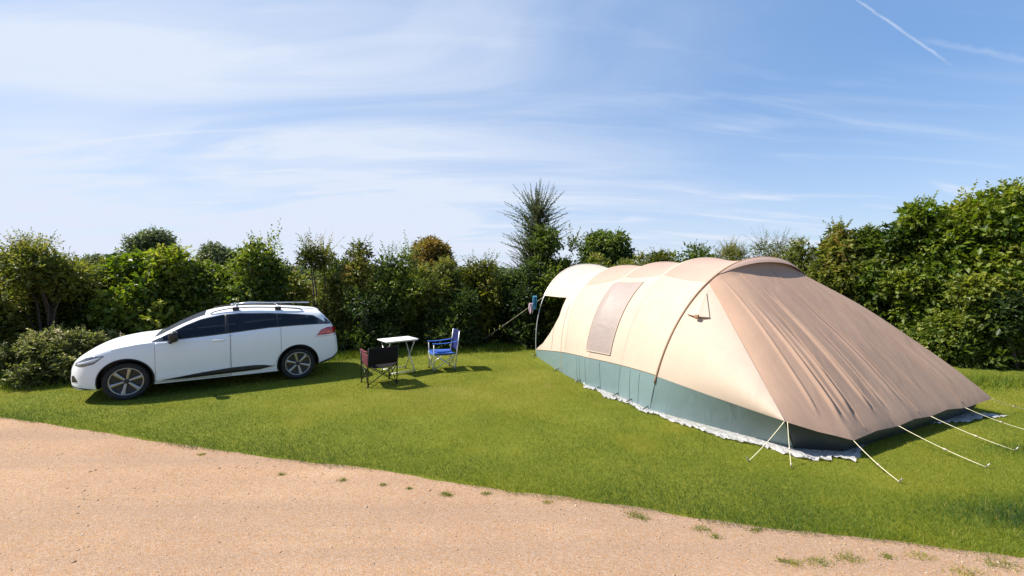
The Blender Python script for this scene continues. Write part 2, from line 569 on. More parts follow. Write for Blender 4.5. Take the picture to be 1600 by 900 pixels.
def blade_mesh(name, pos, hgt, wid, lean, tint, mat):
    n = len(pos)
    a = rng.uniform(0, 2 * np.pi, n)
    side = np.stack([np.cos(a), np.sin(a), np.zeros(n)], 1) * wid[:, None] / 2
    b = rng.uniform(0, 2 * np.pi, n)
    tip = np.stack([np.cos(b) * lean * hgt, np.sin(b) * lean * hgt, hgt], 1)
    v = np.empty((n, 3, 3))
    v[:, 0] = pos - side
    v[:, 1] = pos + side
    v[:, 2] = pos + tip
    return fast_mesh(name, v.reshape(-1, 3), np.arange(3 * n).reshape(-1, 3), mat, attrs={'tint': tint})


def value_noise(x, y, s, seed):
    r_ = np.random.default_rng(seed)
    tab = r_.uniform(size=(64, 64))
    gx, gy = x * s + 500, y * s + 500
    ix, iy = np.floor(gx).astype(int), np.floor(gy).astype(int)
    fx, fy = gx - ix, gy - iy
    fx, fy = fx * fx * (3 - 2 * fx), fy * fy * (3 - 2 * fy)
    a_, b_, c_, d_ = tab[ix % 64, iy % 64], tab[(ix + 1) % 64, iy % 64], tab[ix % 64, (iy + 1) % 64], tab[(ix + 1) % 64, (iy + 1) % 64]
    return (a_ * (1 - fx) + b_ * fx) * (1 - fy) + (c_ * (1 - fx) + d_ * fx) * fy


# tent frame of reference: origin at the foot of the rear hoop, U along the tunnel (away), V across it
T_ANG = 0.46
TV = np.array([math.cos(T_ANG), math.sin(T_ANG)])
TU = np.array([-TV[1], TV[0]])
TO = np.array([2.129, 6.661])


def tent_st(x, y):
    dx, dy = x - TO[0], y - TO[1]
    return dx * TU[0] + dy * TU[1], dx * TV[0] + dy * TV[1]


NB = 1050000
dist = 2.6 * (17.0 / 2.6) ** rng.uniform(size=NB)
gx = rng.uniform(-1.55, 1.75, NB) * dist
gy = dist
keep = gy > edge_y(gx) + rng.normal(0, 0.025, NB) + np.interp(gx, np.linspace(-40, 40, 700), np.convolve(np.random.default_rng(5).normal(size=760), np.ones(9) / 9, 'same')[:700]) * 0.07
s_, t_ = tent_st(gx, gy)
keep &= ~((s_ > -2.2) & (s_ < 4.2) & (t_ > 0.2) & (t_ < 4.2))
gx, gy = gx[keep], gy[keep]
n = len(gx)
lush = np.exp(-((gy - edge_y(gx)) / 0.35) ** 2)
broad = np.exp(-((gy - edge_y(gx) - .3) / 0.8) ** 2)
clump = np.exp(-(((gx - 4.55) / 0.75) ** 2 + ((gy - 3.75) / 0.28) ** 2)) + 0.9 * np.exp(-(((gx - 6.1) / 0.35) ** 2 + ((gy - 5.15) / 0.22) ** 2))
patchy = value_noise(gx, gy, 0.55, 1) * 0.6 + value_noise(gx, gy, 2.3, 2) * 0.4
dry = np.exp(-(((gx + 0.3) / 2.8) ** 2 + ((gy - 8.3) / 1.9) ** 2))
tint = 0.36 + (patchy - 0.5) * 0.62 + .03 + dry * 0.36 + np.clip(value_noise(gx, gy, 1.3, 14) * .7 + value_noise(gx, gy, 4.5, 15) * .3 - .62, 0, 1) * 1.5 - lush * 0.05 - broad * 0.12 - clump * 0.45 + rng.normal(0, 0.11, n)
tint = np.where(rng.uniform(size=n) < 0.035, rng.uniform(0.8, 1.0, n), tint)
hgt = rng.uniform(0.012, 0.028, n) * (1 + 0.9 * lush * rng.uniform(0.2, 1, n) + 2.0 * clump + 0.5 * value_noise(gx, gy, 1.6, 4))
wid = 0.0027 * np.maximum(1, gy / 4.5) * rng.uniform(0.8, 1.4, n)
tag(blade_mesh('grass', np.stack([gx, gy, np.full(n, -0.002)], 1), hgt, wid, rng.uniform(0.2, 0.9, n), np.clip(tint, 0, 1), M['grass']), kind='stuff')

# loose stones on the road
NP_ = 26000
pd = 2.7 * (7.6 / 2.7) ** rng.uniform(size=NP_)
px = rng.uniform(-1.5, 1.5, NP_) * pd
near = edge_y(px) - pd
keep = (near > -0.03) & ((rng.uniform(size=NP_) < 0.16 + 0.84 * np.exp(-near / 0.38)))
px, pd = px[keep], pd[keep]
n = len(px)
octa = np.array([(1, 0, 0), (-1, 0, 0), (0, 1, 0), (0, -1, 0), (0, 0, .8), (0, 0, -.8)])
of = np.array([(0, 2, 4), (2, 1, 4), (1, 3, 4), (3, 0, 4), (2, 0, 5), (1, 2, 5), (3, 1, 5), (0, 3, 5)])
sz = rng.gamma(2.6, 0.0013, n) + 0.0018
ra = rng.uniform(0, 6.28, n)
sc3 = np.stack([sz * rng.uniform(.7, 1.3, n), sz * rng.uniform(.7, 1.3, n), sz * rng.uniform(.5, .9, n)], 1)
vv = octa[None] * sc3[:, None] + rng.normal(0, 0.12, (n, 6, 3)) * sz[:, None, None]
rx = vv[..., 0] * np.cos(ra)[:, None] - vv[..., 1] * np.sin(ra)[:, None]
ry = vv[..., 0] * np.sin(ra)[:, None] + vv[..., 1] * np.cos(ra)[:, None]
vv = np.stack([rx + px[:, None], ry + pd[:, None], vv[..., 2] - 0.012 + sz[:, None] * 0.15], 2)
ff = (of[None] + (np.arange(n) * 6)[:, None, None]).reshape(-1, 3)
tag(fast_mesh('loose_gravel', vv.reshape(-1, 3), ff, M['pebble'], attrs={'tint': np.repeat(np.clip(rng.normal(.5, .25, n), 0, 1), 8)}), kind='stuff')

# grass tufts growing in the gravel
TUFTS = [(855, 783, .05), (992, 803, .09), (1003, 808, .06), (1096, 825, .07), (1118, 837, .05), (1225, 875, .05), (1242, 878, .07), (1280, 877, .09), (1325, 870, .10),
         (1512, 895, .12), (695, 770, .05), (700, 772, .05), (598, 756, .04), (535, 749, .05), (440, 740, .04), (315, 709, .05), (760, 770, .05), (1180, 826, .06), (1440, 868, .08), (1565, 880, .13), (1385, 868, .05), (640, 762, .03)]
for u, v, r0 in TUFTS:
    c = ground_at(u, v)
    k = int(60 + 1400 * r0)
    q = rng.normal(0, 0.45, (k, 2)) * r0 * np.array([1.3, 0.8])
    o = blade_mesh('grass_tuft', np.stack([q[:, 0], q[:, 1], np.full(k, 0.0)], 1), rng.uniform(0.01, 0.028, k) * (0.6 + 6 * r0), rng.uniform(.003, .005, k), rng.uniform(.4, 1.3, k), np.clip(rng.normal(.42 if (u * 7) % 3 else .72, .2, k), 0, 1), M['grass'])
    o.location = (c[0], c[1], -0.012)
    tag(o, 'small grass tuft sprouting from the gravel beside the lawn edge', 'grass tuft', 'grass tufts in the gravel')


# ------------------------------------------------------------------ foliage
def unit(a):
    return a / np.maximum(np.linalg.norm(a, axis=-1, keepdims=True), 1e-9)


def leaves_to_mesh(name, pos, direc, nrm, L, Wd, tint, mat, parent):
    n = len(pos)
    side = unit(np.cross(direc, nrm))
    up = unit(np.cross(side, direc))
    v = np.empty((n, 4, 3))
    mid = pos + direc * (L * 0.45)[:, None]
    lift = up * (Wd * 0.28)[:, None]
    v[:, 0] = pos
    v[:, 1] = mid + side * (Wd / 2)[:, None] + lift
    v[:, 2] = pos + direc * L[:, None] - up * (L * 0.12)[:, None]
    v[:, 3] = mid - side * (Wd / 2)[:, None] + lift
    b = np.arange(n)[:, None] * 4
    tri = np.concatenate([b + np.array([[0, 1, 2]]), b + np.array([[0, 2, 3]])], 1).reshape(-1, 3)
    return fast_mesh(name, v.reshape(-1, 3), tri, mat, parent, {'tint': np.repeat(tint, 2)})


def twig_mesh(name, a, b, r0, r1, mat, parent, extra=None):
    """three-sided tapering twigs from a to b"""
    n = len(a)
    d_ = unit(b - a)
    ref = np.where(np.abs(d_[:, 2:3]) > 0.8, np.array([[1., 0, 0]]), np.array([[0, 0, 1.]]))
    x = unit(np.cross(d_, ref))
    y = np.cross(d_, x)
    v = np.empty((n, 6, 3))
    for k in range(3):
        an = 2 * math.pi * k / 3
        o = x * math.cos(an) + y * math.sin(an)
        v[:, k] = a + o * np.reshape(r0, (-1, 1))
        v[:, 3 + k] = b + o * np.reshape(r1, (-1, 1))
    f = np.array([(0, 1, 4, 3), (1, 2, 5, 4), (2, 0, 3, 5)])
    ff = (f[None] + (np.arange(n) * 6)[:, None, None]).reshape(-1, 4)
    return fast_mesh(name, v.reshape(-1, 3), ff, mat, parent)


def shrub(name, label, cat, x, y, h, rx, ry=None, mat='mid', seed=0, blobs=14, shoots=300, fill=3200, leaf=0.07, per=13, top=40, toplen=0.6, low=0.12, group=None,
          width=0.5, updir=0.5, shape='bush', spread=0.45, trunk_r=0.035, twig_r=0.004, parts=True, tbias=0.0, spire=None, arch=0.0):
    R = np.random.default_rng(seed + 100)
    ry = ry or rx
    root = thing(name, label, cat, (x, y, -0.01), 0, group)
    tl = toplen if top else 0
    H = h - tl * 0.35
    # lumps that make up the crown
    zf = np.sort(R.uniform(low, 0.92, blobs)) if shape != 'tree' else R.uniform(0.35, 0.86, blobs)
    if shape == 'bush':
        prof = np.sqrt(np.clip(1 - ((zf - 0.38) / 0.64) ** 2, 0.05, 1))
    elif shape == 'tree':
        prof = np.sqrt(np.clip(1 - ((zf - 0.6) / 0.34) ** 2, 0.05, 1))
    else:
        prof = np.clip(1.05 - zf, 0.12, 1)
    az = R.uniform(0, 2 * np.pi, blobs)
    rad = np.sqrt(R.uniform(0.05, 1, blobs)) * 0.72 * prof
    bc = np.stack([np.cos(az) * rad * rx, np.sin(az) * rad * ry, zf * H], 1)
    br = np.minimum(R.uniform(0.26, 0.46, blobs) * min(rx, H * 0.55) * (0.55 + 0.45 * prof) + 0.05, 0.75 if shape != 'tree' else 9)
    bt = R.normal(0, 0.19, blobs)
    # leafy shoots
    w = br ** 2
    bi = R.choice(blobs, shoots, p=w / w.sum())
    outw = bc[bi] * np.array([1, 1, 0.0])
    outw = outw / np.maximum(np.linalg.norm(outw, axis=1, keepdims=True), 0.2)
    d0 = unit(unit(R.normal(size=(shoots, 3))) + outw * spread + np.array([0, 0, updir]))
    st = bc[bi] + d0 * (br[bi] * R.uniform(0.15, 0.75, shoots))[:, None]
    ln = br[bi] * R.uniform(0.5, 1.05, shoots)
    tb = bt[bi]
    if top:
        hi = np.argsort(-bc[:, 2])[:max(3, blobs // 3)]
        ti = R.choice(hi, top)
        dt = unit(R.normal(size=(top, 3)) * np.array([0.42, 0.42, 0.1]) + np.array([0, 0, 1.0]))
        st = np.vstack([st, bc[ti] + dt * (br[ti] * 0.5)[:, None]])
        d0 = np.vstack([d0, dt])
        ln = np.concatenate([ln, tl * R.uniform(0.45, 1.0, top)])
        tb = np.concatenate([tb, bt[ti] + 0.12])
    if spire:
        k = 16
        sx, sl = spire
        st = np.vstack([st, np.array([sx, 0, H * 0.86]) + R.normal(0, 0.1, (k, 3))])
        d0 = np.vstack([d0, unit(R.normal(size=(k, 3)) * 0.28 + np.array([0, 0, 1]))])
        ln = np.concatenate([ln, sl * R.uniform(0.4, 1, k)])
        tb = np.concatenate([tb, np.full(k, 0.1)])
    ns = len(st)
    bend = R.normal(0, 0.2, (ns, 3)) + np.array([0, 0, -0.25 - arch])
    fr = (np.arange(per) + 0.6) / per
    P = st[:, None] + d0[:, None] * (ln[:, None] * fr)[..., None] + bend[:, None] * (ln[:, None] * fr ** 2 * 0.45)[..., None]
    D = unit(d0[:, None] + bend[:, None] * (0.9 * fr)[None, :, None])
    sd = unit(np.cross(D, R.normal(size=(ns, 1, 3)) + np.array([0, 0, 1.5])))
    sgn = np.where(np.arange(per) % 2 == 0, 1.0, -1.0)[None, :, None]
    ld = unit(D * 0.7 + sd * sgn + R.normal(0, 0.35, (ns, per, 3)))
    ld[:, -1] = unit(D[:, -1] + R.normal(0, 0.15, (ns, 3)))
    leaf *= 1.12
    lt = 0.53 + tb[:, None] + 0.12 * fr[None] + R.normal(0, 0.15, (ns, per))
    L = leaf * R.uniform(0.65, 1.25, (ns, per)) * (1 - 0.3 * fr[None] ** 3)
    # inner leaves
    fill = int(fill * 1.7)
    leaf = leaf * 1.15
    fi = R.choice(blobs, fill, p=(br ** 3) / (br ** 3).sum())
    q = unit(R.normal(size=(fill, 3))) * (R.uniform(0, 1, fill) ** 0.45 * br[fi])[:, None] * np.array([1.1, 1.1, 1])
    FP = bc[fi] + q
    pos = np.vstack([P.reshape(-1, 3), FP])
    di = np.vstack([ld.reshape(-1, 3), unit(R.normal(size=(fill, 3)) + q / np.maximum(br[fi], .05)[:, None] * 0.8)])
    Ls = np.concatenate([L.ravel(), leaf * R.uniform(0.9, 1.7, fill)])
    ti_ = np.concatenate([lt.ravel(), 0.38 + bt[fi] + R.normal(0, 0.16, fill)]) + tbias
    nr = unit(R.normal(size=(len(pos), 3)) * 0.8 + np.array([0, 0, 1.0]))
    ok = pos[:, 2] > 0.02
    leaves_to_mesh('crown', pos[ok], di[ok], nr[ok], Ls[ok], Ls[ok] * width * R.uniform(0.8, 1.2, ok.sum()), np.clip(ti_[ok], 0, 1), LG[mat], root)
    # stems, limbs and twigs
    g_ = G()
    nst = 1 if shape == 'tree' else 4
    feet = [(R.normal(0, 0.12 if nst > 1 else 0), R.normal(0, 0.1 if nst > 1 else 0), 0.0) for _ in range(nst)]
    order = np.argsort(bc[:, 2])
    for k, i in enumerate(order):
        if k % max(1, blobs // 12):
            continue
        f0 = Vector(feet[k % nst])
        c = Vector(bc[i])
        midp = f0.lerp(c, 0.5) + Vector((R.normal(0, 0.06), R.normal(0, 0.06), 0.12 * h))
        if shape == 'tree':
            midp = Vector((c.x * 0.2, c.y * 0.2, min(h * 0.42, c.z * 0.7)))
        g_.tube([f0, f0.lerp(midp, 0.5) + Vector((0, 0, 0.04 * h)), midp, midp.lerp(c, 0.6), c], [trunk_r, trunk_r * .8, trunk_r * .6, trunk_r * .42, trunk_r * .22], 6)
    trunk = g_.build('trunk', M['bark'], root)
    e0 = P[:, per // 2]
    a_ = np.vstack([st, e0])
    b_ = np.vstack([e0, P[:, -1]])
    tw = twig_mesh('twigs', a_, b_, np.concatenate([np.full(ns, twig_r), np.full(ns, twig_r * .7)]), np.concatenate([np.full(ns, twig_r * .7), np.full(ns, twig_r * .3)]), M['twig'], trunk)
    tag(tw, kind='stuff')
    return root


def at_px(u, d_):
    return (u - 800) / F * d_


def top_z(v, d_):
    return CAM_H + (424 - v) * d_ / F


HG = 'hedge shrubs round the pitch'
# (label, u, distance, top row, half width in metres, material, options)
HEDGE = [
    ('olive brown bushy shrub cut off by the left picture edge', -60, 8.9, 395, 1.1, 'olive', dict(leaf=.07, toplen=.5, fill=4600)),
    ('tall olive green shrub with feathery rusty tips above the pale bush', 62, 9.5, 372, 1.15, 'olive', dict(leaf=.07, top=80, toplen=.7, width=.42, tbias=.02, fill=4600, shoots=420)),
    ('dim green shrub low between feathery olive shrub and bright green bush', 150, 10.6, 412, .9, 'dark', dict(leaf=.06)),
    ('bright green broad leaved bush behind the car bonnet', 228, 10.6, 384, 1.15, 'bright', dict(leaf=.085, width=.6, toplen=.35, fill=4200)),
    ('mid green leafy shrub behind the car windscreen', 325, 11.2, 398, 1.05, 'mid', dict(leaf=.075, width=.6, toplen=.35)),
    ('tall leafy shrub with a pointed spire above the car roof', 408, 11.4, 372, 1.05, 'mid', dict(leaf=.08, width=.62, spire=(.25, 1.15), fill=4000)),
    ('thin twiggy grey green shrub behind the car tail', 496, 11.9, 372, .75, 'olive', dict(leaf=.065, top=45, toplen=.8, width=.42, tbias=-.05)),
    ('olive shrub with pinkish tips right of the car tail', 553, 12.1, 372, .85, 'olive', dict(leaf=.06, top=60, toplen=.6)),
    ('bushy green shrub with a leaning sprig behind the folding table', 622, 12.3, 376, .95, 'mid', dict(leaf=.065, top=50, toplen=.7, spire=(.35, .9), tbias=.08)),
    ('dark shrub under the rust coloured tree', 690, 12.6, 402, .85, 'olive', dict(leaf=.06, toplen=.4, tbias=.02)),
    ('yellow green sunlit shrub left of the spiky tree', 757, 12.9, 394, .8, 'yellow', dict(leaf=.065, toplen=.6, top=50)),
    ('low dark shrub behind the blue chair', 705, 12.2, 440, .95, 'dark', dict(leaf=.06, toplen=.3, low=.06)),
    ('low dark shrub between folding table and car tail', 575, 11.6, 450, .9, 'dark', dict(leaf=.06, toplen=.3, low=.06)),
    ('leafy green shrub crowding the foot of the spiky tree', 862, 13.3, 356, 1.15, 'mid', dict(leaf=.085, width=.65, toplen=.5, spire=(.7, .7), fill=4500, tbias=.08)),
    ('dark shrub left of the tent entrance', 800, 12.9, 400, 1.25, 'dark', dict(leaf=.07, toplen=.3, low=.06, fill=6500, tbias=-.12)),
    ('light green shrub below the round dark tree', 955, 17.0, 380, 1.5, 'olive', dict(leaf=.09, toplen=.4)),
    ('low weedy shrub behind the pale tent canopy', 1015, 18.0, 392, 1.5, 'yellow', dict(leaf=.08, toplen=.5, tbias=-.1)),
    ('wide green shrub behind the tent ridge', 1082, 18.0, 380, 1.6, 'mid', dict(leaf=.085, toplen=.4, tbias=.05)),
    ('weedy yellow green shrub with thin stalks behind the tallest tent arch', 1155, 17.0, 380, 1.5, 'yellow', dict(leaf=.07, top=90, toplen=.8, width=.3)),
    ('feathery shrub with one tall stalk right of the weedy shrub', 1213, 16.0, 366, 1.25, 'yellow', dict(leaf=.065, top=60, toplen=1.0, width=.3, tbias=-.08)),
    ('olive shrub just right of the tent peak', 1258, 14.0, 372, 1.05, 'olive', dict(leaf=.075, toplen=.5)),
    ('brownish green shrub with stacked tufts right of the tent peak', 1312, 12.6, 338, 1.1, 'olive', dict(leaf=.085, width=.6, toplen=.55, tbias=-.08, fill=4200)),
    ('dark green shrub with level leafy sprays above the rear tent slope', 1376, 11.8, 338, 1.05, 'mid', dict(leaf=.085, width=.6, toplen=.5, fill=4200)),
    ('tall arching hedge tree with long sprays reaching left', 1462, 11.2, 290, 1.3, 'bright', dict(leaf=.095, width=.6, toplen=.8, arch=.25, fill=5500, blobs=20, shoots=430, tbias=.04, spread=1.0, updir=.25)),
    ('tall bright leaved hedge tree near the right picture edge', 1548, 10.6, 290, 1.35, 'bright', dict(leaf=.095, width=.6, toplen=.6, arch=.2, fill=5500, blobs=20, shoots=430, top=60, tbias=.06)),
    ('tallest hedge tree cut off by the right picture edge', 1640, 10.0, 262, 1.3, 'bright', dict(leaf=.095, width=.6, toplen=.9, top=60, fill=5500, blobs=20, shoots=430, tbias=.02)),
    ('glossy mid green shrub beside the rear tent slope', 1425, 11.0, 425, 1.0, 'mid', dict(leaf=.085, width=.6, toplen=.3, fill=4200, low=.06)),
    ('leafy dark shrub above the low tent corner', 1500, 10.2, 428, 1.05, 'mid', dict(leaf=.08, width=.6, toplen=.3, fill=4500, low=.06, tbias=.12)),
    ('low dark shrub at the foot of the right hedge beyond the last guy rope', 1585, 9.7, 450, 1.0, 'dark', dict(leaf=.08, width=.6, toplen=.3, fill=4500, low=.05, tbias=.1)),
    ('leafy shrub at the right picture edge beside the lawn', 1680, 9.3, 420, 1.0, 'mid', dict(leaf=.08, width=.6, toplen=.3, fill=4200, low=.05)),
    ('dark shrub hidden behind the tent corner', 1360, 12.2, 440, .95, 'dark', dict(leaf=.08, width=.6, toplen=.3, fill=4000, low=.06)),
]
for i, (lab, u, dd, vt, r_, mt, kw) in enumerate(HEDGE):
    shrub('hedge_shrub', lab, 'shrub', at_px(u, dd), dd, top_z(vt, dd), r_, r_ * .8, mt, seed=i, group=HG, **kw)

# second row that closes the hedge
BACK = [(-10, 10.8, 405), (95, 11.6, 408), (195, 12.0, 405), (290, 12.4, 408), (370, 12.6, 402), (455, 13.0, 402), (530, 13.3, 405), (590, 13.6, 408), (655, 13.8, 410), (715, 14.0, 424), (775, 14.2, 412),
        (1350, 13.6, 362), (1430, 12.8, 345), (1520, 12.0, 335), (1600, 11.4, 320)]
for i, (u, dd, vt) in enumerate(BACK):
    shrub('back_shrub', 'dark shrub of the second hedge row, half hidden behind the front shrubs', 'shrub', at_px(u, dd), dd, top_z(vt, dd), 1.05, .8, ['dark', 'mid', 'olive'][i % 3], seed=200 + i,
          group='second hedge row', leaf=.075, fill=2600, shoots=200, top=25, toplen=.4)

# low pale bush in front of the car's nose
shrub('low_bush', 'low spreading bush with pale blossom in front of the car nose', 'bush', at_px(66, 8.5), 8.5, top_z(514, 8.5), 1.3, .9, 'pale', seed=301, blobs=26, shoots=700, fill=5000, leaf=.055, top=30, toplen=.25, low=.1, tbias=.05, trunk_r=.015)
shrub('low_bush', 'small pale bramble bush beside the car headlamp', 'bush', at_px(150, 9.1), 9.1, top_z(518, 9.1), .9, .65, 'pale', seed=302, blobs=14, shoots=320, fill=2600, leaf=.05, top=30, toplen=.25, low=.1, trunk_r=.015)


# spiky tree: long straight shoots fanning up, clothed in narrow leaves
def spiky_tree(x, y, h, seed):
    R = np.random.default_rng(seed)
    root = thing('spiky_tree', 'tall spiky grey green tree with fanned bare tipped shoots above the hedge', 'tree', (x, y, 0))
    k = 400
    z0 = R.uniform(0.30, 0.80, k) * h
    az = R.uniform(0, 2 * np.pi, k)
    el = R.uniform(0.22, 1.25, k)
    el[:20] = R.uniform(1.15, 1.5, 20)
    z0[:20] = R.uniform(.72, .84, 20) * h
    d0 = np.stack([np.cos(az) * np.cos(el), np.sin(az) * np.cos(el), np.sin(el)], 1)
    ln = np.minimum(R.uniform(0.4, 1.05, k) * 1.32, (h * 1.03 - z0) / np.maximum(d0[:, 2], .2))
    st = np.stack([R.normal(0, .06, k), R.normal(0, .06, k), z0], 1)
    per = 40
    fr = (np.arange(per) + .5) / per
    fr = .12 + .88 * fr
    P = st[:, None] + d0[:, None] * (ln[:, None] * fr)[..., None]
    sd = unit(R.normal(size=(k, per, 3)))
    ld = unit(d0[:, None] * 1.1 + sd)
    L = .105 * R.uniform(.6, 1.2, (k, per)) * (1.15 - .75 * fr[None])
    pos, di = P.reshape(-1, 3), ld.reshape(-1, 3)
    nr = unit(R.normal(size=pos.shape) * .6 + np.array([0, 0, 1.]))
    leaves_to_mesh('crown', pos, di, nr, L.ravel(), L.ravel() * .42, np.clip(R.normal(.5, .2, k * per), 0, 1), LG['needle'], root)
    g_ = G()
    g_.tube([(0, 0, 0), (.03, .02, h * .3), (-.02, 0, h * .6), (.02, 0, h * .86)], [.08, .06, .04, .015], 7)
    tr = g_.build('trunk', M['bark'], root)
    tw = twig_mesh('twigs', st, st + d0 * (ln * 1.04)[:, None], np.full(k, .008), np.full(k, .003), M['twig'], tr)
    tag(tw, kind='stuff')
    return root


spiky_tree(at_px(838, 13.8), 13.8, top_z(290, 13.8), 5)

# trees standing beyond the hedge
FAR = [('round dark green tree standing beyond the tent canopy', 944, 27, 352, 1.75, 'dark', 1.6),
       ('rust brown round topped tree beyond the hedge', 672, 25, 366, 1.35, 'rust', 1.2),
       ('distant grey green tree above the bright green bush', 240, 42, 357, 2.6, 'far', 2),
       ('distant grey green tree left of the pointed spire', 345, 46, 382, 2.3, 'far', 2),
       ('distant low tree seen in the gap over the pale blossom bush', 168, 46, 400, 2.2, 'far', 2)]
for i, (lab, u, dd, vt, r_, mt, lf) in enumerate(FAR):
    shrub('far_tree', lab, 'tree', at_px(u, dd), dd, top_z(vt, dd), r_, r_, mt, seed=400 + i, blobs=26, shoots=500, fill=5000, leaf=.085 * lf, per=10, top=0, shape='tree', trunk_r=.14, width=.6, group=None, twig_r=.01)

# far-off line of woodland closing the view
R_ = np.random.default_rng(77)
nW = 60000
wa = R_.uniform(-1.35, 1.35, nW)
wd = R_.uniform(110, 150, nW)
prof = 1.6 + 1.6 * value_noise(wa * 9, wd * 0, 2.2, 8) + .8 * value_noise(wa * 60, wd * 0, 2.0, 9)
wp = np.stack([wa * 100 * (wd / 110), wd, R_.uniform(0, 1, nW) ** .7 * prof], 1)
leaves_to_mesh('distant_woodland', wp, unit(R_.normal(size=(nW, 3))), unit(R_.normal(size=(nW, 3)) + np.array([0, 0, .5])), R_.uniform(.7, 1.5, nW), R_.uniform(.5, 1.0, nW), np.clip(R_.normal(.5, .25, nW), 0, 1), LG['far'], None)
tag(bpy.data.objects['distant_woodland'], kind='stuff')

# rough grass at the foot of the hedges
R_ = np.random.default_rng(78)
strips = [(-10.5, 8.2, -6.6, 9.4, .9), (-4.0, 11.0, .4, 12.2, .5), (7.6, 8.8, 12.0, 7.4, .6), (-6.6, 9.4, -4.0, 11.0, .6)]
pp = []
for x0, y0, x1, y1, wv in strips:
    k = 9000
    tt = R_.uniform(size=k)
    pp.append(np.stack([x0 + (x1 - x0) * tt, y0 + (y1 - y0) * tt + R_.normal(0, wv * .5, k), np.zeros(k)], 1))
pp = np.vstack(pp)
s_, t_ = tent_st(pp[:, 0], pp[:, 1])
pp = pp[~((s_ > -2.6) & (s_ < 5) & (t_ > -.1) & (t_ < 4.7))]
k = len(pp)
tag(blade_mesh('rough_grass', pp, R_.uniform(.04, .16, k), R_.uniform(.006, .011, k), R_.uniform(.2, .9, k), np.clip(R_.normal(.38, .16, k), 0, 1), M['grass']), kind='stuff')

# ------------------------------------------------------------------ tent
TENT = thing('tunnel_tent', 'large beige and brown tunnel tent with a green mud wall pitched on the lawn', 'tent', (TO[0], TO[1], 0), T_ANG)
# local frame of the tent: x across (t), y along (s), z up;  hoops from the rear to the entrance: s, t, width, height, lean
HOOPS = np.array([[0.0, 0.0, 4.2, 2.378, .177], [.829, .08, 4.2, 2.412, .032], [1.606, .0, 4.15, 2.351, -.037], [2.495, .10, 4.0, 2.297, -.171], [4.495, .54, 3.7, 2.35, -.15]])
PN = 2.2


def hoop_row(p, th):
    s0, t0, W, H, lean = p
    c, s = np.cos(th), np.sin(th)
    tt = t0 + W / 2 - W / 2 * np.sign(c) * np.abs(c) ** (2 / PN)
    z = H * np.abs(s) ** (2 / PN)
    return np.stack([tt, s0 - lean * z, z], -1)


def tunnel(k, f, th, off=0.0, sag=0.075):
    """a point on the canvas: bay f between hoop 0 and 4, hoop angle th"""
    f = np.asarray(f, float)
    th = np.asarray(th, float)
    i = np.clip(np.floor(f).astype(int), 0, 3)
    r = f - i
    p = HOOPS[i] * (1 - r)[..., None] + HOOPS[i + 1] * r[..., None]
    bow = 4 * r * (1 - r)
    s_ = np.sin(th)
    span = np.where(i == 3, 1.35, 0.8)
    hgt = np.abs(s_) ** (2 / PN)
    dn = sag * bow * span * (0.15 + 0.85 * hgt) * np.clip(hgt / 0.25, 0, 1)
    c = np.cos(th)
    W, H = p[..., 2], p[..., 3] 
    rad = 1 - dn / 1.2
    tt = p[..., 1] + W / 2 - W / 2 * np.sign(c) * np.abs(c) ** (2 / PN) * (1 - dn / 2.4)
    z = H * hgt * (1 - dn * s_ ** 2 / H)
    P = np.stack([tt, p[..., 0] - p[..., 4] * z, z], -1)
    if off:
        n = np.stack([-np.cos(th), 0 * th, np.sin(th) * 1.0], -1)
        P = P + n * off
    return P


def tent_patch(name, f0, f1, th0, th1, nf, nth, mat, parent=TENT, off=0.0, thick=0.004):
    fr = np.linspace(f0, f1, nf)
    g_ = G()
    rows = []
    for f in fr:
        a = th0(f) if callable(th0) else th0
        b = th1(f) if callable(th1) else th1
        rows.append(tunnel(0, np.full(nth, f), np.linspace(a, b, nth), off))
    g_.grid(rows)
    return g_.build(name, mat, parent)


PI = math.pi
TH_G, TH_R = .064 * PI, .315 * PI


def th_roof(f):
    return np.interp(f, [0, 1, 2, 3], [.305, .325, .325, .285]) * PI


def th_green(f):
    return np.interp(f, [0, 1, 2, 3, 4], [.066, .062, .062, .055, .018]) * PI


def th_open(f):          # upper edge of the canvas where the canopy side is cut away
    return np.interp(f, [3, 3.27, 3.32, 3.33, 3.42, 3.53, 3.73, 4.0], [.285, .262, .235, .150, .115, .086, .048, .0185]) * PI


for mirror in (False, True):
    def mir(fn):
        return (lambda f: PI - fn(f)) if mirror else fn
    tent_patch('mud_wall', 0, 4, (lambda f: PI - .0) if mirror else 0.0, mir(th_green), 60, 10, M['green'])
    tent_patch('side_wall', 0, 3, mir(th_green), mir(th_roof), 49, 24, M['cream'])
    # canopy side, cut away towards the front
    fr = np.concatenate([np.linspace(3, 3.27, 9), np.linspace(3.28, 3.335, 12), np.linspace(3.35, 4, 24)])
    rows = [tunnel(0, np.full(18, f), np.linspace(mir(th_green)(f), mir(th_open)(f), 18)) for f in fr]
    G().grid(rows).build('canopy_side', M['cream_sunlit'], TENT)
tent_patch('roof', 0, 3, th_roof, lambda f: PI - th_roof(f), 49, 40, M['roofcloth'])


def th_can(f):
    return np.interp(f, [3, 3.265, 3.33, 4.0], [.285, .260, .225, .213]) * PI


tent_patch('canopy', 3, 4.03, th_can, lambda f: PI - th_can(f), 61, 40, M['cream_sunlit'])

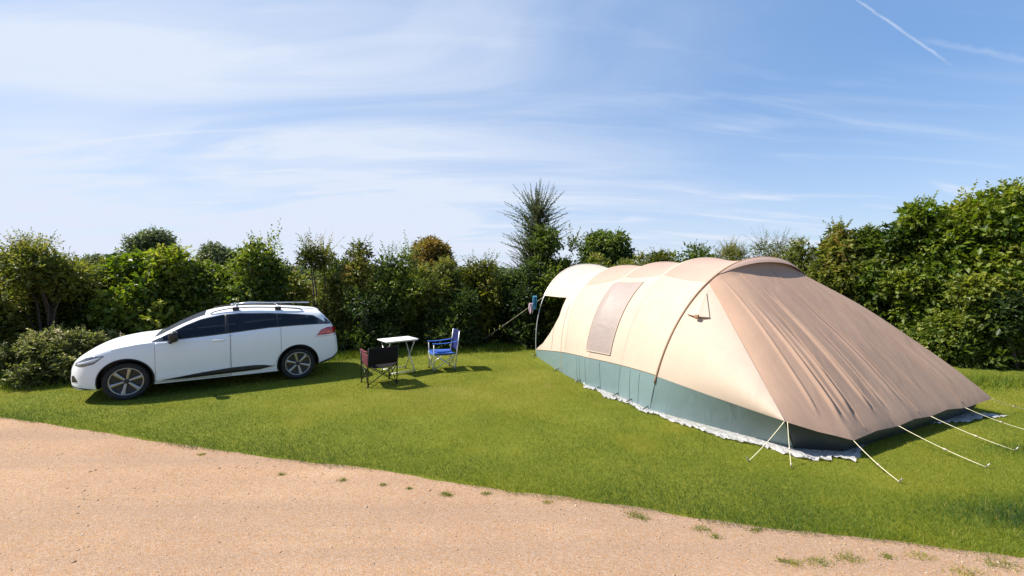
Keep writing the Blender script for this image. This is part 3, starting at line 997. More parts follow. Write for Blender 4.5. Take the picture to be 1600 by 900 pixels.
# hoop sleeves and poles
TH = np.linspace(.05 * PI, .95 * PI, 70)
for i in (1, 2, 3):
    G().grid([tunnel(0, np.full(60, i + q), np.linspace(.065 * PI, .935 * PI, 60), .003) for q in (-.03, 0, .03)]).build('pole_sleeve', M['cream'], TENT)
for i in (0,):
    r_ = .016
    G().tube(hoop_row(HOOPS[i], TH) + np.stack([-np.cos(TH), 0 * TH, np.sin(TH)], 1) * .004, r_, 8).build('pole_sleeve', M['sleeve'] if i == 0 else M['cream'], TENT)
G().tube(hoop_row(HOOPS[4], np.linspace(0, PI, 80)), .012, 8).build('tent_pole', M['steel'], TENT)
# extra sewn seams in the front bay
for f_, a_, b_ in ((3.12, .0, .20), (3.42, .045, .112)):
    th_ = np.linspace(a_ * PI, b_ * PI, 24)
    G().tube(tunnel(0, np.full(24, f_), th_, .004), .005, 5).build('seam', M['seam'], TENT)
th_ = np.linspace(0, 1, 80)
G().tube(tunnel(0, th_ * 4, np.array([th_green(f) for f in th_ * 4]), .003), .006, 5).build('seam', M['seam'], TENT)
for f_ in (.35, .62, 1.0, 1.55, 2.05, 2.3, 2.42):
    th_ = np.linspace(0.004, .06 * PI, 12)
    G().tube(tunnel(0, f_ + np.linspace(0, .10, 12) * (1 if f_ != 1.0 else 0), th_, .003), .004, 5).build('mud_wall_seam', M['green'], TENT)

# side window with its blind
wf = np.linspace(1.36, 2.12, 14)
rows = []
for f in wf:
    k = (f - 1.36) / .76
    rows.append(tunnel(0, np.full(24, f), np.linspace(.078 * PI, (.300 - .004 * k) * PI, 24), .010))
win = G().grid(rows).build('window', M['blind'], TENT)
fr_ = G()
ring = [(1.36, .078), (2.12, .078), (2.12, .297), (1.36, .300), (1.36, .078)]
pts = []
for (fa, ta), (fb, tb_) in zip(ring[:-1], ring[1:]):
    for k in np.linspace(0, 1, 18, endpoint=False):
        pts.append(tunnel(0, np.array(fa + (fb - fa) * k), np.array((ta + (tb_ - ta) * k) * PI), .010))
pts.append(pts[0])
fr_.tube(pts, .009, 5, caps=False)
fr_.build('window_hem', M['cream'], win)

# rear: fly, cream gusset, mud wall
REAR = np.array([(.16, -1.97, .42), (.50, -2.16, .30), (.86, -2.34, .20), (1.38, -2.33, .225), (1.92, -2.33, .20), (2.34, -2.33, .225), (2.76, -2.34, .20), (3.2, -2.35, .23), (3.68, -2.39, .20), (4.46, -2.43, .24), (4.36, -2.2, .32), (4.2, -1.95, .42)])
seg = np.concatenate([[0], np.cumsum(np.linalg.norm(np.diff(REAR[:, :2], axis=0), axis=1))])
seg /= seg[-1]
NU, NVV = 340, 60
uu = np.linspace(0, 1, NU)
thb = (.305 + uu * (1 - 2 * .305)) * PI
topc = hoop_row(HOOPS[0], thb)
botc = np.stack([np.interp(uu, seg, REAR[:, k]) for k in range(3)], 1)
vvv = np.linspace(0, 1, NVV)


def fold(u, v):
    """folds of the slack canvas running from the hoop to the pegged edge, as real relief"""
    h = np.zeros_like(u)
    for u0, slope, wdt, amp, v0 in ((.085, .015, .005, .020, .03), (.13, .03, .006, .030, .22), (.150, .032, .005, -.026, .3), (.185, .03, .006, .034, .35), (.205, .028, .005, -.03, .4), (.285, .02, .006, .030, .15), (.302, .02, .005, -.032, .15),
                                    (.36, .012, .005, .014, .45), (.375, .012, .005, -.016, .45), (.455, .0, .007, .014, .25), (.475, .0, .006, -.014, .25), (.61, -.01, .010, .008, .5), (.80, -.02, .012, .008, .3)):
        h += amp * np.exp(-((u - (u0 + slope * v)) / wdt) ** 2) * np.clip((v - v0) / .35, 0, 1) * np.clip((.93 - v) / .08, 0, 1)
    return h


rows = []
for v in vvv:
    e = v ** 1.0
    P = topc * (1 - e) + botc * e
    cen = np.sin(PI * np.clip(uu, 0, 1))
    # hood: the canvas first drops steeply below the hoop, then runs straight to the edge
    dr = np.clip(v / .05, 0, 1)
    P[:, 2] -= .15 * cen ** 1.6 * dr * dr * (3 - 2 * dr) * (1 - v)
    rise = .13 * math.sin(PI * v) ** .8 * (1 - np.exp(-uu / .045)) * (1 - np.exp(-(1 - uu) / .045)) - .07 * math.sin(PI * v) * cen
    P[:, 2] += rise
    P[:, 1] -= rise * .7
    h = fold(uu, np.full(NU, v))
    h = h + .03 * (value_noise(uu * 3.2, np.full(NU, v * 2.0), 1.6, 31) - .5) * math.sin(PI * v) + .012 * (value_noise(uu * 14, np.full(NU, v * 2.5), 1.2, 32) - .5)
    P[:, 1] -= h * .75
    P[:, 2] += h * .75
    rows.append(P)
rows = np.array(rows)
rear = G().grid(rows).build('rear_fly', M['brown'], TENT)
# hem strip along the pegged edge
hm0, hm1 = int(NU * .10), int(NU * .92)
k0 = int(NVV * .885)
hem = rows[k0:, hm0:hm1] + np.array([0, -.003, .003])
for u_ in (.232, .50, .74):
    k_ = int(u_ * (NU - 1))
    G().tube(rows[3:-1, k_] + np.array([0, -.002, .002]), .0045, 5).build('seam', M['brown'], TENT)
# hood above the fly
hood = []
tho = np.linspace(.335, .72, 60) * PI
b0 = hoop_row(HOOPS[0], tho)
wgt = np.sin(np.linspace(0, PI, 60)) ** .6
for k in np.linspace(0, 1, 6):
    P = b0.copy()
    P[:, 1] -= .12 * k * wgt
    P[:, 2] += .012 - (.035 * k + .055 * k * k) * wgt
    hood.append(P)
G().grid(hood).build('hood', M['roofcloth'], TENT)
# cream gusset between the hoop, the mud wall and the fly
for mirror in (False, True):
    nA = 30
    thg = np.linspace(.064, .307, nA) * PI
    if mirror:
        thg = PI - thg
    a_ = hoop_row(HOOPS[0], thg)
    tgt = REAR[0] if not mirror else REAR[-1]
    foot = a_[0]
    rows_ = []
    for k in np.linspace(0, 1, 26):
        P = a_ * (1 - k) + (tgt + np.outer(np.linspace(0, 1, nA), [0, 0, .012])) * k
        bul = .09 * math.sin(PI * k)
        P[:, 0] -= (bul if not mirror else -bul) * np.sin(np.linspace(.25, PI, nA))
        rows_.append(P)
    G().grid(rows_).build('gusset', M['cream'], TENT)
    # mud wall below it
    b_ = hoop_row(HOOPS[0], np.array([0.0 if not mirror else PI]))[0]
    end = np.array([.50, -1.88, .0]) if not mirror else np.array([4.15, -1.85, 0.0])
    rows_ = []
    for k in np.linspace(0, 1, 26):
        up = foot * (1 - k) + tgt * k
        up[0] -= (.03 if not mirror else -.03) * math.sin(PI * k)
        dn = b_ * (1 - k) + end * k
        rows_.append([dn * (1 - q) + up * q for q in np.linspace(0, 1, 8)])
    G().grid(rows_).build('mud_wall', M['green'], TENT)
# rear mud wall under the pegged edge
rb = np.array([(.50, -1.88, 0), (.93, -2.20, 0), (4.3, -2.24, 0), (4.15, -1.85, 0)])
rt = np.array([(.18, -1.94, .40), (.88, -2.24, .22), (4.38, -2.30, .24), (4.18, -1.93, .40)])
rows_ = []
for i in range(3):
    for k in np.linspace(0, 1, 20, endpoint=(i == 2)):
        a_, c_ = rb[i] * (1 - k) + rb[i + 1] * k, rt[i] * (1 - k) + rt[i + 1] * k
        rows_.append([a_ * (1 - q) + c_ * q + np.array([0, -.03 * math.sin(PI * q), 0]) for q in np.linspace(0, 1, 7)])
G().grid(rows_).build('mud_wall', M['green_shaded'], TENT)

# vent near the rear hoop with its small flap
def gus(k, j):
    th0_ = (.064 + j * (.307 - .064)) * PI
    P = hoop_row(HOOPS[0], np.array([th0_]))[0]
    q = P * (1 - k) + REAR[0] * k
    q[0] -= .09 * math.sin(PI * k) * math.sin(.25 + j * (PI - .25))
    return q + np.array([-.02, -.012, .006])


apex, vl, vr, vc = gus(.05, .92), gus(.04, .62), gus(.22, .80), gus(.12, .70)
vc = vc + np.array([-.05, -.035, -.015])
vent = G().add([apex, vl, vc, vr], [(0, 1, 2), (0, 2, 3)]).build('vent', M['cream'], TENT, flat=True)
G().tube([vl, vc + np.array([-.006, -.005, -.006]), vr], .005, 6).build('vent_rod', M['sleeve'], vent)
G().box(vc + np.array([-.01, -.012, -.005]), (.035, .07, .06), bev=.012).build('vent_toggle', M['sleeve'], vent)


# guy ropes with runners and pegs
def guy(a, st, slack=.03, z1=.012, runner=True):
    a = Vector(a)
    b = Vector((st[1], st[0], z1))
    pts = [a.lerp(b, k) - Vector((0, 0, (slack + .02) * 4 * k * (1 - k))) for k in np.linspace(0, 1, 12)]
    o = G().tube(pts, .0036, 6).build('guy_rope', M['rope'], TENT)
    if runner:
        G().tube([pts[6], pts[6].lerp(pts[7], .5)], .010, 6).build('runner', M['cream_sunlit'], o)
    dr = (b - a).normalized()
    G().tube([b + Vector((dr.x, dr.y, 0)) * .03 + Vector((0, 0, .05)), b, b - Vector((dr.x, dr.y, 0)) * .04 + Vector((0, 0, -.12))], .006, 6).build('peg', M['peg'], o)
    return o


tipA = (.13, -1.99, .43)
guy(tipA, (-1.88, -.33), 0)
guy((.17, -2.0, .42), (-2.19, -.06), 0)
guy(REAR[2], (-2.88, .59), .0)
guy(REAR[4], (-3.13, 1.86), .0)
guy(REAR[6], (-3.10, 2.80), .0)
guy(REAR[8], (-2.95, 3.91), .0)
guy(REAR[9], (-2.63, 5.24), .0)
hp = hoop_row(HOOPS[4], np.array([.21 * PI]))[0]
guy(hp, (6.6, -.35), .0)
guy(hoop_row(HOOPS[4], np.array([.79 * PI]))[0], (6.6, 4.9), .0)
for f_ in (.05, .55, 1.0, 1.6, 2.3, 3.2, 4.0):                         # peg loops along the foot of the wall
    q = tunnel(0, np.array(f_), np.array(.006))
    o = G().tube([q + np.array([0, 0, .03]), q + np.array([-.07, -.01, .012]), q + np.array([-.12, -.02, .0])], .008, 6).build('peg_loop', M['black_plastic'], TENT)
    G().tube([q + np.array([-.10, -.02, .045]), q + np.array([-.13, -.02, 0]), q + np.array([-.11, -.02, -.1])], .006, 6).build('peg', M['peg'], o)

# crinkled plastic sheet that the tent stands on (world frame through the same origin and turn)
R_ = np.random.default_rng(9)
outl_in = [(.35, 2.2), (.18, 1.6), (.14, .9), (.10, .0), (.28, -1.0), (.62, -1.82), (1.05, -2.15), (2.0, -2.18), (3.2, -2.2), (4.25, -2.2)]
outl_out = [(.10, 2.15), (-.10, 1.6), (-.14, .9), (-.17, .0), (-.02, -1.0), (.28, -1.93), (.74, -2.42), (1.15, -2.30), (1.5, -2.20), (3.1, -2.22), (3.5, -2.42), (4.5, -2.52)]
NSH, KSH = 260, 12
def resamp(pl, n_):
    pl = np.array(pl, float)
    l_ = np.concatenate([[0], np.cumsum(np.linalg.norm(np.diff(pl, axis=0), axis=1))])
    q_ = np.linspace(0, l_[-1], n_)
    return np.stack([np.interp(q_, l_, pl[:, 0]), np.interp(q_, l_, pl[:, 1])], 1)
A_, B_ = resamp(outl_in, NSH), resamp(outl_out, NSH)
rag = np.convolve(R_.normal(size=NSH + 8), np.ones(3) / 3, 'same')[4:NSH + 4] * .05 + np.convolve(R_.normal(size=NSH + 24), np.ones(11) / 11, 'same')[12:NSH + 12] * .35 + np.convolve(R_.normal(size=NSH + 60), np.ones(24) / 24, 'same')[30:NSH + 30] * .6
rag = np.clip(rag, -.3, .7) + .25 * np.exp(-((np.arange(NSH) - 165) / 22.0) ** 2)
V_ = []
for i in range(NSH):
    for j in range(KSH):
        q = j / (KSH - 1)
        w_ = q * (1 + rag[i])
        x_, y_ = A_[i] * (1 - w_) + B_[i] * w_
        V_.append((x_, y_, .006 + q ** 1.5 * abs(R_.normal(0, .020)) + .02 * q * (1 - q)))
V_ = np.array(V_).reshape(NSH, KSH, 3)
sheet = G().grid(V_).build('ground_sheet', M['plastic'], None)
sheet.location = (TO[0], TO[1], 0)
sheet.rotation_euler = (0, 0, T_ANG)
tag(sheet, 'crinkled clear plastic sheet spread on the grass under the tent wall', 'ground sheet')

# laundry hanging from the entrance pole
def laundry(name, label, s, t, z, w, h, mat, seed):
    R = np.random.default_rng(seed)
    root_pt = TO + TU * s + TV * t
    nx, nz = 15, 18
    rows_ = []
    ph = R.uniform(0, 6)
    for j in range(nz):
        k = j / (nz - 1)
        wd_ = w * (.55 + .45 * math.sin(.4 + 2.2 * k))
        rows_.append([((i / (nx - 1) - .5) * wd_, .03 * math.sin(i * 1.1 + ph + k * 2) + .05 * k * math.sin(i * .5 + ph), -h * k * (1 - .12 * math.sin(i * .8 + ph))) for i in range(nx)])
    o = G().grid(rows_).build(name, mat)
    md = o.modifiers.new('thickness', 'SOLIDIFY')
    md.thickness = .006
    o.location = (root_pt[0], root_pt[1], z)
    o.rotation_euler = (0, 0, R.uniform(-.3, .3))
    return tag(o, label, 'laundry')


laundry('towel', 'blue towel hanging from the tent entrance pole', 4.73, .62, 1.52, .13, .32, M['towel'], 1)
laundry('cloth', 'pale pink cloth hanging beside the blue towel at the tent entrance', 4.84, .57, 1.33, .13, .26, M['pale_cloth'], 2)

# ------------------------------------------------------------------ car
# car frame: x forward from the rear axle, y to the car's left (towards the camera), z up; the near wheels' outer faces at y = .80
CAR_YAW = math.radians(213.4)
fx_ = np.array([math.cos(CAR_YAW), math.sin(CAR_YAW)])
ly_ = np.array([-fx_[1], fx_[0]])
CY = .80
c0 = np.array([-4.252, 8.593]) - ly_ * CY
CAR = thing('estate_car', 'white estate car with tinted windows and roof bars parked by the hedge', 'car', (c0[0], c0[1], 0), CAR_YAW)

XT = [-0.7872, -0.7741, -0.7524, -0.7176, -0.6828, -0.6306, -0.561, -0.4914, -0.4392, -0.3, 0, 0.45, 0.8, 1.1, 1.36, 1.56, 1.78, 2.04, 2.2, 2.32, 2.5, 2.75, 2.921, 3.083, 3.173, 3.245, 3.299, 3.335, 3.357]
ZT = [.66, .80, .90, .98, 1.05, 1.13, 1.22, 1.30, 1.345, 1.375, 1.41, 1.44, 1.455, 1.45, 1.415, 1.36, 1.265, 1.12, 1.03, 1.00, .985, .945, .90, .83, .77, .71, .64, .56, .46]
XW = [-0.7872, -0.7741, -0.735, -0.648, -0.474, -0.2, 0.3, 1.2, 2.2, 2.6, 2.84, 2.975, 3.083, 3.173, 3.245, 3.299, 3.335, 3.357]
WW = [.60, .66, .73, .79, .825, .848, .860, .863, .860, .855, .835, .80, .745, .67, .58, .48, .38, .26]
XB = [-0.7872, -0.735, -0.648, -0.474, 0, 0.4, 2.2, 2.885, 3.155, 3.281, 3.335, 3.357]
ZB = [.48, .36, .31, .26, .22, .19, .20, .21, .20, .21, .27, .36]
XBELT = [-0.7872, -0.648, -0.387, 0, 0.5, 1, 1.4, 1.8, 2.1, 2.3, 2.6, 2.975, 3.155, 3.357]
ZBELT = [.56, .95, 1.065, 1.07, 1.055, 1.01, .98, .955, .94, .935, .90, .80, .69, .40]


def ci(x, X, Y):
    """smooth (monotone cubic) interpolation"""
    X, Y = np.asarray(X, float), np.asarray(Y, float)
    dlt = np.diff(Y) / np.diff(X)
    mm = np.zeros(len(X))
    mm[1:-1] = np.where(dlt[:-1] * dlt[1:] > 0, 2 * dlt[:-1] * dlt[1:] / (dlt[:-1] + dlt[1:] + 1e-12), 0)
    mm[0], mm[-1] = dlt[0], dlt[-1]
    i = int(np.clip(np.searchsorted(X, x) - 1, 0, len(X) - 2))
    hh = X[i + 1] - X[i]
    q = np.clip((x - X[i]) / hh, 0, 1)
    return ((2 * q ** 3 - 3 * q ** 2 + 1) * Y[i] + (q ** 3 - 2 * q ** 2 + q) * hh * mm[i] + (-2 * q ** 3 + 3 * q ** 2) * Y[i + 1] + (q ** 3 - q ** 2) * hh * mm[i + 1])


def ring_pts(x):
    zt, w_, zb = ci(x, XT, ZT), ci(x, XW, WW), ci(x, XB, ZB)
    zs = min(ci(x, XBELT, ZBELT), zt - .035)
    zs = max(zs, zb + .08)
    ht = zt - zs                                       # height of the glasshouse (or of the bonnet's crown)
    cabin = float(np.clip((ht - .07) / .25, 0, 1))
    dz_ = zs - zb
    pts = [(0, zb), (w_ * .80, zb), (w_ * .95, zb + .03), (w_ * .985, zb + .10 * dz_ / .75 + .03), (w_ * .985, zb + .28 * dz_), (w_ * .995, zb + .45 * dz_), (w_, zb + .60 * dz_), (w_ * .992, zb + .78 * dz_), (w_ * .975, zb + .92 * dz_), (w_ * (.955), zs)]
    ze = zt - (.075 * cabin + .022 * (1 - cabin)) if ht > .03 else zt - .01
    ye = w_ * (.955 - .10 * (1 - cabin)) - cabin * .56 * (ze - zs) * .98
    ye = max(ye, .2 * w_)
    for q in (.25, .5, .75):
        pts.append((w_ * .955 * (1 - q) + ye * q + .018 * cabin * math.sin(PI * q), zs + (ze - zs) * q))
    pts.append((ye, ze))
    pts.append((ye - .055, ze + (zt - ze) * .52))
    pts.append((ye * .72, ze + (zt - ze) * .78))
    pts.append((ye * .40, ze + (zt - ze) * .95))
    pts.append((0, zt))
    return np.array(pts)


def side_y(x, z):
    r = ring_pts(x)[:14]
    zz = np.maximum.accumulate(r[1:, 1])
    return float(np.interp(z, zz, r[1:, 0]))


def top_z_at(x, y):
    r = ring_pts(x)[13:][::-1]
    return float(np.interp(abs(y), r[:, 0], r[:, 1]))


def xm(x):
    """shortens the overhangs of positions laid out on the longer body"""
    return x if -.3 <= x <= 2.75 else ((x + .3) * .87 - .3 if x < 0 else (x - 2.75) * .90 + 2.75)


stn = np.unique(np.concatenate([np.linspace(xm(-.86), -.37, 24), np.linspace(-.37, 2.88, 70), np.linspace(2.88, xm(3.425), 30)]))
Vb, Fb = [], []
NR = None
for x in stn:
    r = ring_pts(x)
    full = [(x, y, z) for y, z in r] + [(x, -y, z) for y, z in r[-2:0:-1]]
    NR = len(full)
    Vb += full
for i in range(len(stn) - 1):
    for k in range(NR):
        a = i * NR + k
        b_ = i * NR + (k + 1) % NR
        Fb.append((a, b_, b_ + NR, a + NR))
Fb.append(tuple(range(NR - 1, -1, -1)))
Fb.append(tuple((len(stn) - 1) * NR + k for k in range(NR)))
body = mesh('body', Vb, Fb, M['paint'], CAR)
bmx = bmesh.new()
bmx.from_mesh(body.data)
bmesh.ops.recalc_face_normals(bmx, faces=bmx.faces)
bmx.to_mesh(body.data)
bmx.free()

def lin(xs_, zs_):
    return lambda x: float(np.interp(x, xs_, zs_))


WLO = lin([-.60, -.3, 0, .5, 1.0, 1.4, 1.8, 2.05, 2.27], [1.075, 1.08, 1.08, 1.068, 1.025, .992, .966, .952, .948])
WHI = lin([-.60, -.46, -.30, 0, .5, .95, 1.25, 1.56, 1.78, 2.04, 2.27], [1.08, 1.17, 1.262, 1.302, 1.345, 1.362, 1.348, 1.285, 1.195, 1.06, .949])


# wheel openings cut into the body
RW = .315
for xw in (0.0, 2.589):
    for sg in (1, -1):
        gg = G()
        gg.tube([(xw, sg * .52, RW + .015), (xw, sg * 1.1, RW + .015)], .365, 40)
        cut = gg.build('arch_cutter', None)
        bm2 = bmesh.new(); bm2.from_mesh(cut.data); bmesh.ops.recalc_face_normals(bm2, faces=bm2.faces); bm2.to_mesh(cut.data); bm2.free()
        cut.parent = CAR
        md = body.modifiers.new('cut', 'BOOLEAN')
        md.operation = 'DIFFERENCE'
        md.object = cut
        md.solver = 'EXACT'
# the cabin is hollow behind the side glass
prism = []
for x in np.linspace(-.40, 2.10, 60):
    lo_, hi_ = WLO(x) + .012, WHI(x) - .012
    if hi_ - lo_ > .012:
        prism.append((x, lo_, hi_))
vs_, fs_ = [], []
for x, lo_, hi_ in prism:
    x = xm(x)
    vs_ += [(x, -1.2, lo_), (x, -1.2, hi_), (x, 1.2, hi_), (x, 1.2, lo_)]
for i in range(len(prism) - 1):
    for k in range(4):
        fs_.append((i * 4 + k, i * 4 + (k + 1) % 4, (i + 1) * 4 + (k + 1) % 4, (i + 1) * 4 + k))
fs_.append((3, 2, 1, 0))
fs_.append(tuple((len(prism) - 1) * 4 + k for k in range(4)))
cut = mesh('arch_cutter', vs_, fs_, None, CAR, flat=True)
bm2 = bmesh.new(); bm2.from_mesh(cut.data); bmesh.ops.recalc_face_normals(bm2, faces=bm2.faces); bm2.to_mesh(cut.data); bm2.free()
md = body.modifiers.new('cut', 'BOOLEAN')
md.operation = 'DIFFERENCE'
md.object = cut
md.solver = 'EXACT'
bpy.context.view_layer.update()
dg = bpy.context.evaluated_depsgraph_get()
new = bpy.data.meshes.new_from_object(body.evaluated_get(dg))
body.modifiers.clear()
body.data = new
for o in [o for o in bpy.data.objects if o.name.startswith('arch_cutter')]:
    bpy.data.objects.remove(o, do_unlink=True)
new.materials.clear()
new.materials.append(M['paint'])
bm2 = bmesh.new()
bm2.from_mesh(new)
for e_ in bm2.edges:
    if len(e_.link_faces) == 2 and e_.calc_face_angle(0) > math.radians(38):
        e_.smooth = False
# inside of the arches is dark
new.materials.append(M['black_plastic'])
new.materials.append(M['interior'])
for f_ in bm2.faces:
    c_ = f_.calc_center_median()
    for xw in (0.0, 2.589):
        rr = math.hypot(c_.x - xw, c_.z - RW - .015)
        if rr < .372 and abs(c_.y) < .86 and abs(f_.normal.y) < .35 and abs(c_.y) > .5:
            f_.material_index = 1
        if rr < .36 and abs(abs(c_.y) - .52) < .01:
            f_.material_index = 1
    ys_ = [v_.co.y for v_ in f_.verts]
    if .90 < c_.z < 1.37 and -.6 < c_.x < 2.2 and (max(ys_) - min(ys_) > .9) and abs(c_.y) < .4:
        zin = [(v_.co.z, v_.co.x, v_.co.y) for v_ in f_.verts]
        if all(abs(z_ - WLO(x_) - .012) < .02 or abs(z_ - WHI(x_) + .012) < .02 for z_, x_, _y in zin):
            f_.material_index = 2
    if c_.z < .235 and f_.normal.z < -.5:
        f_.material_index = 1
bm2.to_mesh(new)
bm2.free()


def side_patch(name, x0, x1, zlo, zhi, mat, parent, off=.004, nx=40, nz=10, sg=1, edge=True):
    X = np.linspace(x0, x1, nx)
    outer, inner = [], []
    for x in X:
        lo, hi = zlo(x), zhi(x)
        x = xm(x)
        zz = np.linspace(lo, hi, nz)
        row = [(x, sg * (side_y(x, z) + off), z) for z in zz]
        if edge:
            row = [(x, sg * (side_y(x, lo) - .012), lo)] + row + [(x, sg * (side_y(x, hi) - .012), hi)]
        outer.append(row)
    if edge:
        e0 = [(p[0], p[1] - sg * (off + .012), p[2]) for p in outer[0]]
        e1 = [(p[0], p[1] - sg * (off + .012), p[2]) for p in outer[-1]]
        outer = [e0] + outer + [e1]
    return G().grid(outer).build(name, mat, parent)


def arch_lo(x, base):
    rr = .40
    return max(base, RW + .015 + math.sqrt(max(0, rr * rr - x * x)))


for sg in (1, -1):
    # doors: thin panels standing a hair proud of the body, over a dark shut line
    for nm, x0, x1, lo in (('door', 1.125, 2.20, lin([1.12, 2.2], [.245, .255])), ('door', .30, 1.115, lambda x: arch_lo(x, .245))):
        hi = (lambda x: WLO(x) - .012)
        side_patch('shut_line', x0 - .006, x1 + .006, (lambda x, lo=lo: lo(x) - .006), hi, M['gap'], CAR, off=.0008, sg=sg, edge=False, nz=14)
        dr_ = side_patch('door', x0, x1, lo, hi, M['paint'], CAR, off=.0035, sg=sg, nz=18)
        if x0 > 1:
            G().box((1.30, sg * (side_y(1.3, .90) + .022), .905), (.17, .022, .028), bev=.008).build('handle', M['paint'], dr_)
    w1 = side_patch('window', 1.20, 2.24, WLO, WHI, M['glass'], CAR, off=.003, sg=sg, nz=14)
    w2 = side_patch('window', .36, 1.155, WLO, WHI, M['glass'], CAR, off=.003, sg=sg, nz=14)
    w3 = side_patch('window', -.57, .345, WLO, WHI, M['glass'], CAR, off=.003, sg=sg, nz=14)
    side_patch('rear_pillar', -.80, -.545, lin([-.80, -.545], [1.065, 1.072]), (lambda x: max(1.08, min(float(np.interp(x, [-.80, -.56, -.50], [1.0, 1.20, 1.235])), ring_pts(xm(x))[13][1] - .002))), M['glass'], CAR, off=.004, sg=sg, nz=8, nx=14)
    side_patch('window_pillar', 1.155, 1.20, WLO, WHI, M['black_plastic'], CAR, off=.002, sg=sg, nz=10, nx=4)
    side_patch('window_pillar', .345, .36, WLO, WHI, M['black_plastic'], CAR, off=.002, sg=sg, nz=10, nx=4)
    side_patch('sill_trim', .46, 2.12, lin([.46, .66, 1.24, 1.79, 2.12], [.33, .295, .282, .272, .282]), lin([.46, .6, .78, 1.13, 1.57, 2.12], [.338, .375, .388, .385, .352, .288]), M['black_plastic'], CAR, off=.012, sg=sg, nz=8)
    # lamps
    side_patch('tail_lamp', -.80, -.34, lin([-.80, -.6, -.36], [.885, .868, .865]), lin([-.80, -.74, -.6, -.45, -.36], [.975, 1.005, 1.01, .965, .869]), M['lamp_red'], CAR, off=.010, sg=sg, nz=8)
    side_patch('reverse_lamp', -.80, -.30, lin([-.80, -.6, -.30], [.840, .826, .836]), lin([-.80, -.6, -.36, -.30], [.882, .865, .862, .840]), M['lamp_clear'], CAR, off=.010, sg=sg, nz=6)
    hl = side_patch('headlamp', 2.86, 3.30, lin([2.86, 3.0, 3.15, 3.22, 3.30], [.768, .655, .615, .61, .615]), lin([2.86, 3.0, 3.12, 3.22, 3.30], [.778, .775, .752, .70, .655]), M['lamp_dark'], CAR, off=.004, sg=sg, nz=8)
    side_patch('lamp_glass', 2.90, 3.27, lin([2.90, 3.0, 3.15, 3.27], [.752, .69, .66, .64]), lin([2.90, 3.0, 3.12, 3.27], [.762, .735, .70, .655]), M['lamp_clear'], hl, off=.008, sg=sg, nz=5)
    side_patch('fog_lamp', 3.26, 3.37, lin([3.26, 3.37], [.36, .34]), lin([3.26, 3.32, 3.37], [.37, .46, .44]), M['black_plastic'], CAR, off=.006, sg=sg, nz=6)
    side_patch('bumper_lip', 2.97, 3.39, lin([2.97, 3.39], [.205, .275]), lin([2.97, 3.39], [.225, .295]), M['black_plastic'], CAR, off=.012, sg=sg, nz=4)
    side_patch('rear_valance', -.82, -.40, lin([-.82, -.7, -.4], [.42, .33, .255]), lin([-.82, -.7, -.4], [.46, .38, .30]), M['black_plastic'], CAR, off=.008, sg=sg, nz=4)
    # arch lip
    for xw in (0, 2.589):
        aa = np.linspace(-.25, PI + .25, 50)
        pts = [(xw + .369 * math.cos(a), sg * (side_y(xw + .369 * math.cos(a), max(.24, RW + .015 + .369 * math.sin(a))) + .001), RW + .015 + .369 * math.sin(a)) for a in aa if RW + .015 + .369 * math.sin(a) > .22]
        G().tube(pts, .011, 6).build('arch_lip', M['black_plastic'], CAR)
    # mirror
    mir_ = G()
    mir_.box((1.93, sg * (.955), 1.035), (.13, .23, .18), bev=.05)
    mo = mir_.build('mirror', M['black_plastic'], CAR)
    G().box((1.965, sg * .955, 1.055), (.08, .215, .12), bev=.035).build('mirror_cap', M['alloy_dark'], mo)
    G().tube([(1.99, sg * .82, .93), (1.96, sg * .90, .965), (1.94, sg * .94, 1.0)], [.04, .03, .03], 8).build('mirror_foot', M['black_plastic'], mo)

# seats and steering wheel seen through the glass
for xs_, ys2, hz in ((.95, .36, 1.20), (.95, -.36, 1.20), (.10, .40, 1.17), (.10, -.40, 1.17)):
    st_ = G().box((xs_, ys2, hz - .17), (.13, .44, .30), Matrix.Rotation(-.18, 3, 'Y'), bev=.05).build('car_seat', M['seat'], CAR)
    G().box((xs_ - .06, ys2, hz + .05), (.09, .24, .15), bev=.035).build('headrest', M['seat'], st_)
aa_ = np.linspace(0, 2 * PI, 25)
G().tube([(1.62 + .07 * math.sin(a), .36 + .17 * math.cos(a), 1.0 + .15 * math.sin(a)) for a in aa_], .014, 6, caps=False).build('steering_wheel', M['black_plastic'], CAR)

# windscreen and tailgate glass, on the body's own upper surface
def top_patch(name, x0, x1, yfrac, mat, off=.004, nx=24, ny=21):
    rows_ = []
    for x in np.linspace(xm(x0), xm(x1), nx):
        ye = ring_pts(x)[13][0] - .03
        rows_.append([(x, y, top_z_at(x, y) + off) for y in np.linspace(-ye * yfrac, ye * yfrac, ny)])
    return G().grid(rows_).build(name, mat, CAR)


top_patch('windscreen', 1.50, 2.22, .93, M['glass'], off=.006)
top_patch('rear_window', -.74, -.50, .90, M['glass'], off=.006)
# spoiler over the tailgate
sp = []
for y in np.linspace(-.56, .56, 25):
    zt_ = top_z_at(-.30, y)
    k = 1 - (abs(y) / .56) ** 6 * .25
    sp.append([(-.28, y, zt_ + .004), (-.36, y, zt_ - .004), (-.465 * k, y, zt_ - .020), (-.475 * k, y, zt_ - .032), (-.455 * k, y, zt_ - .044), (-.35, y, zt_ - .05)])
G().grid(sp).build('spoiler', M['paint'], CAR)
# grille between the headlamps
gr = []
for y in np.linspace(-.36, .36, 15):
    xx = np.interp(abs(y), WW[::-1], XW[::-1])
    gr.append([(3.364 - .18 * y * y, y, z) for z in (.40, .45, .50)])
G().grid(gr).build('grille', M['black_plastic'], CAR)

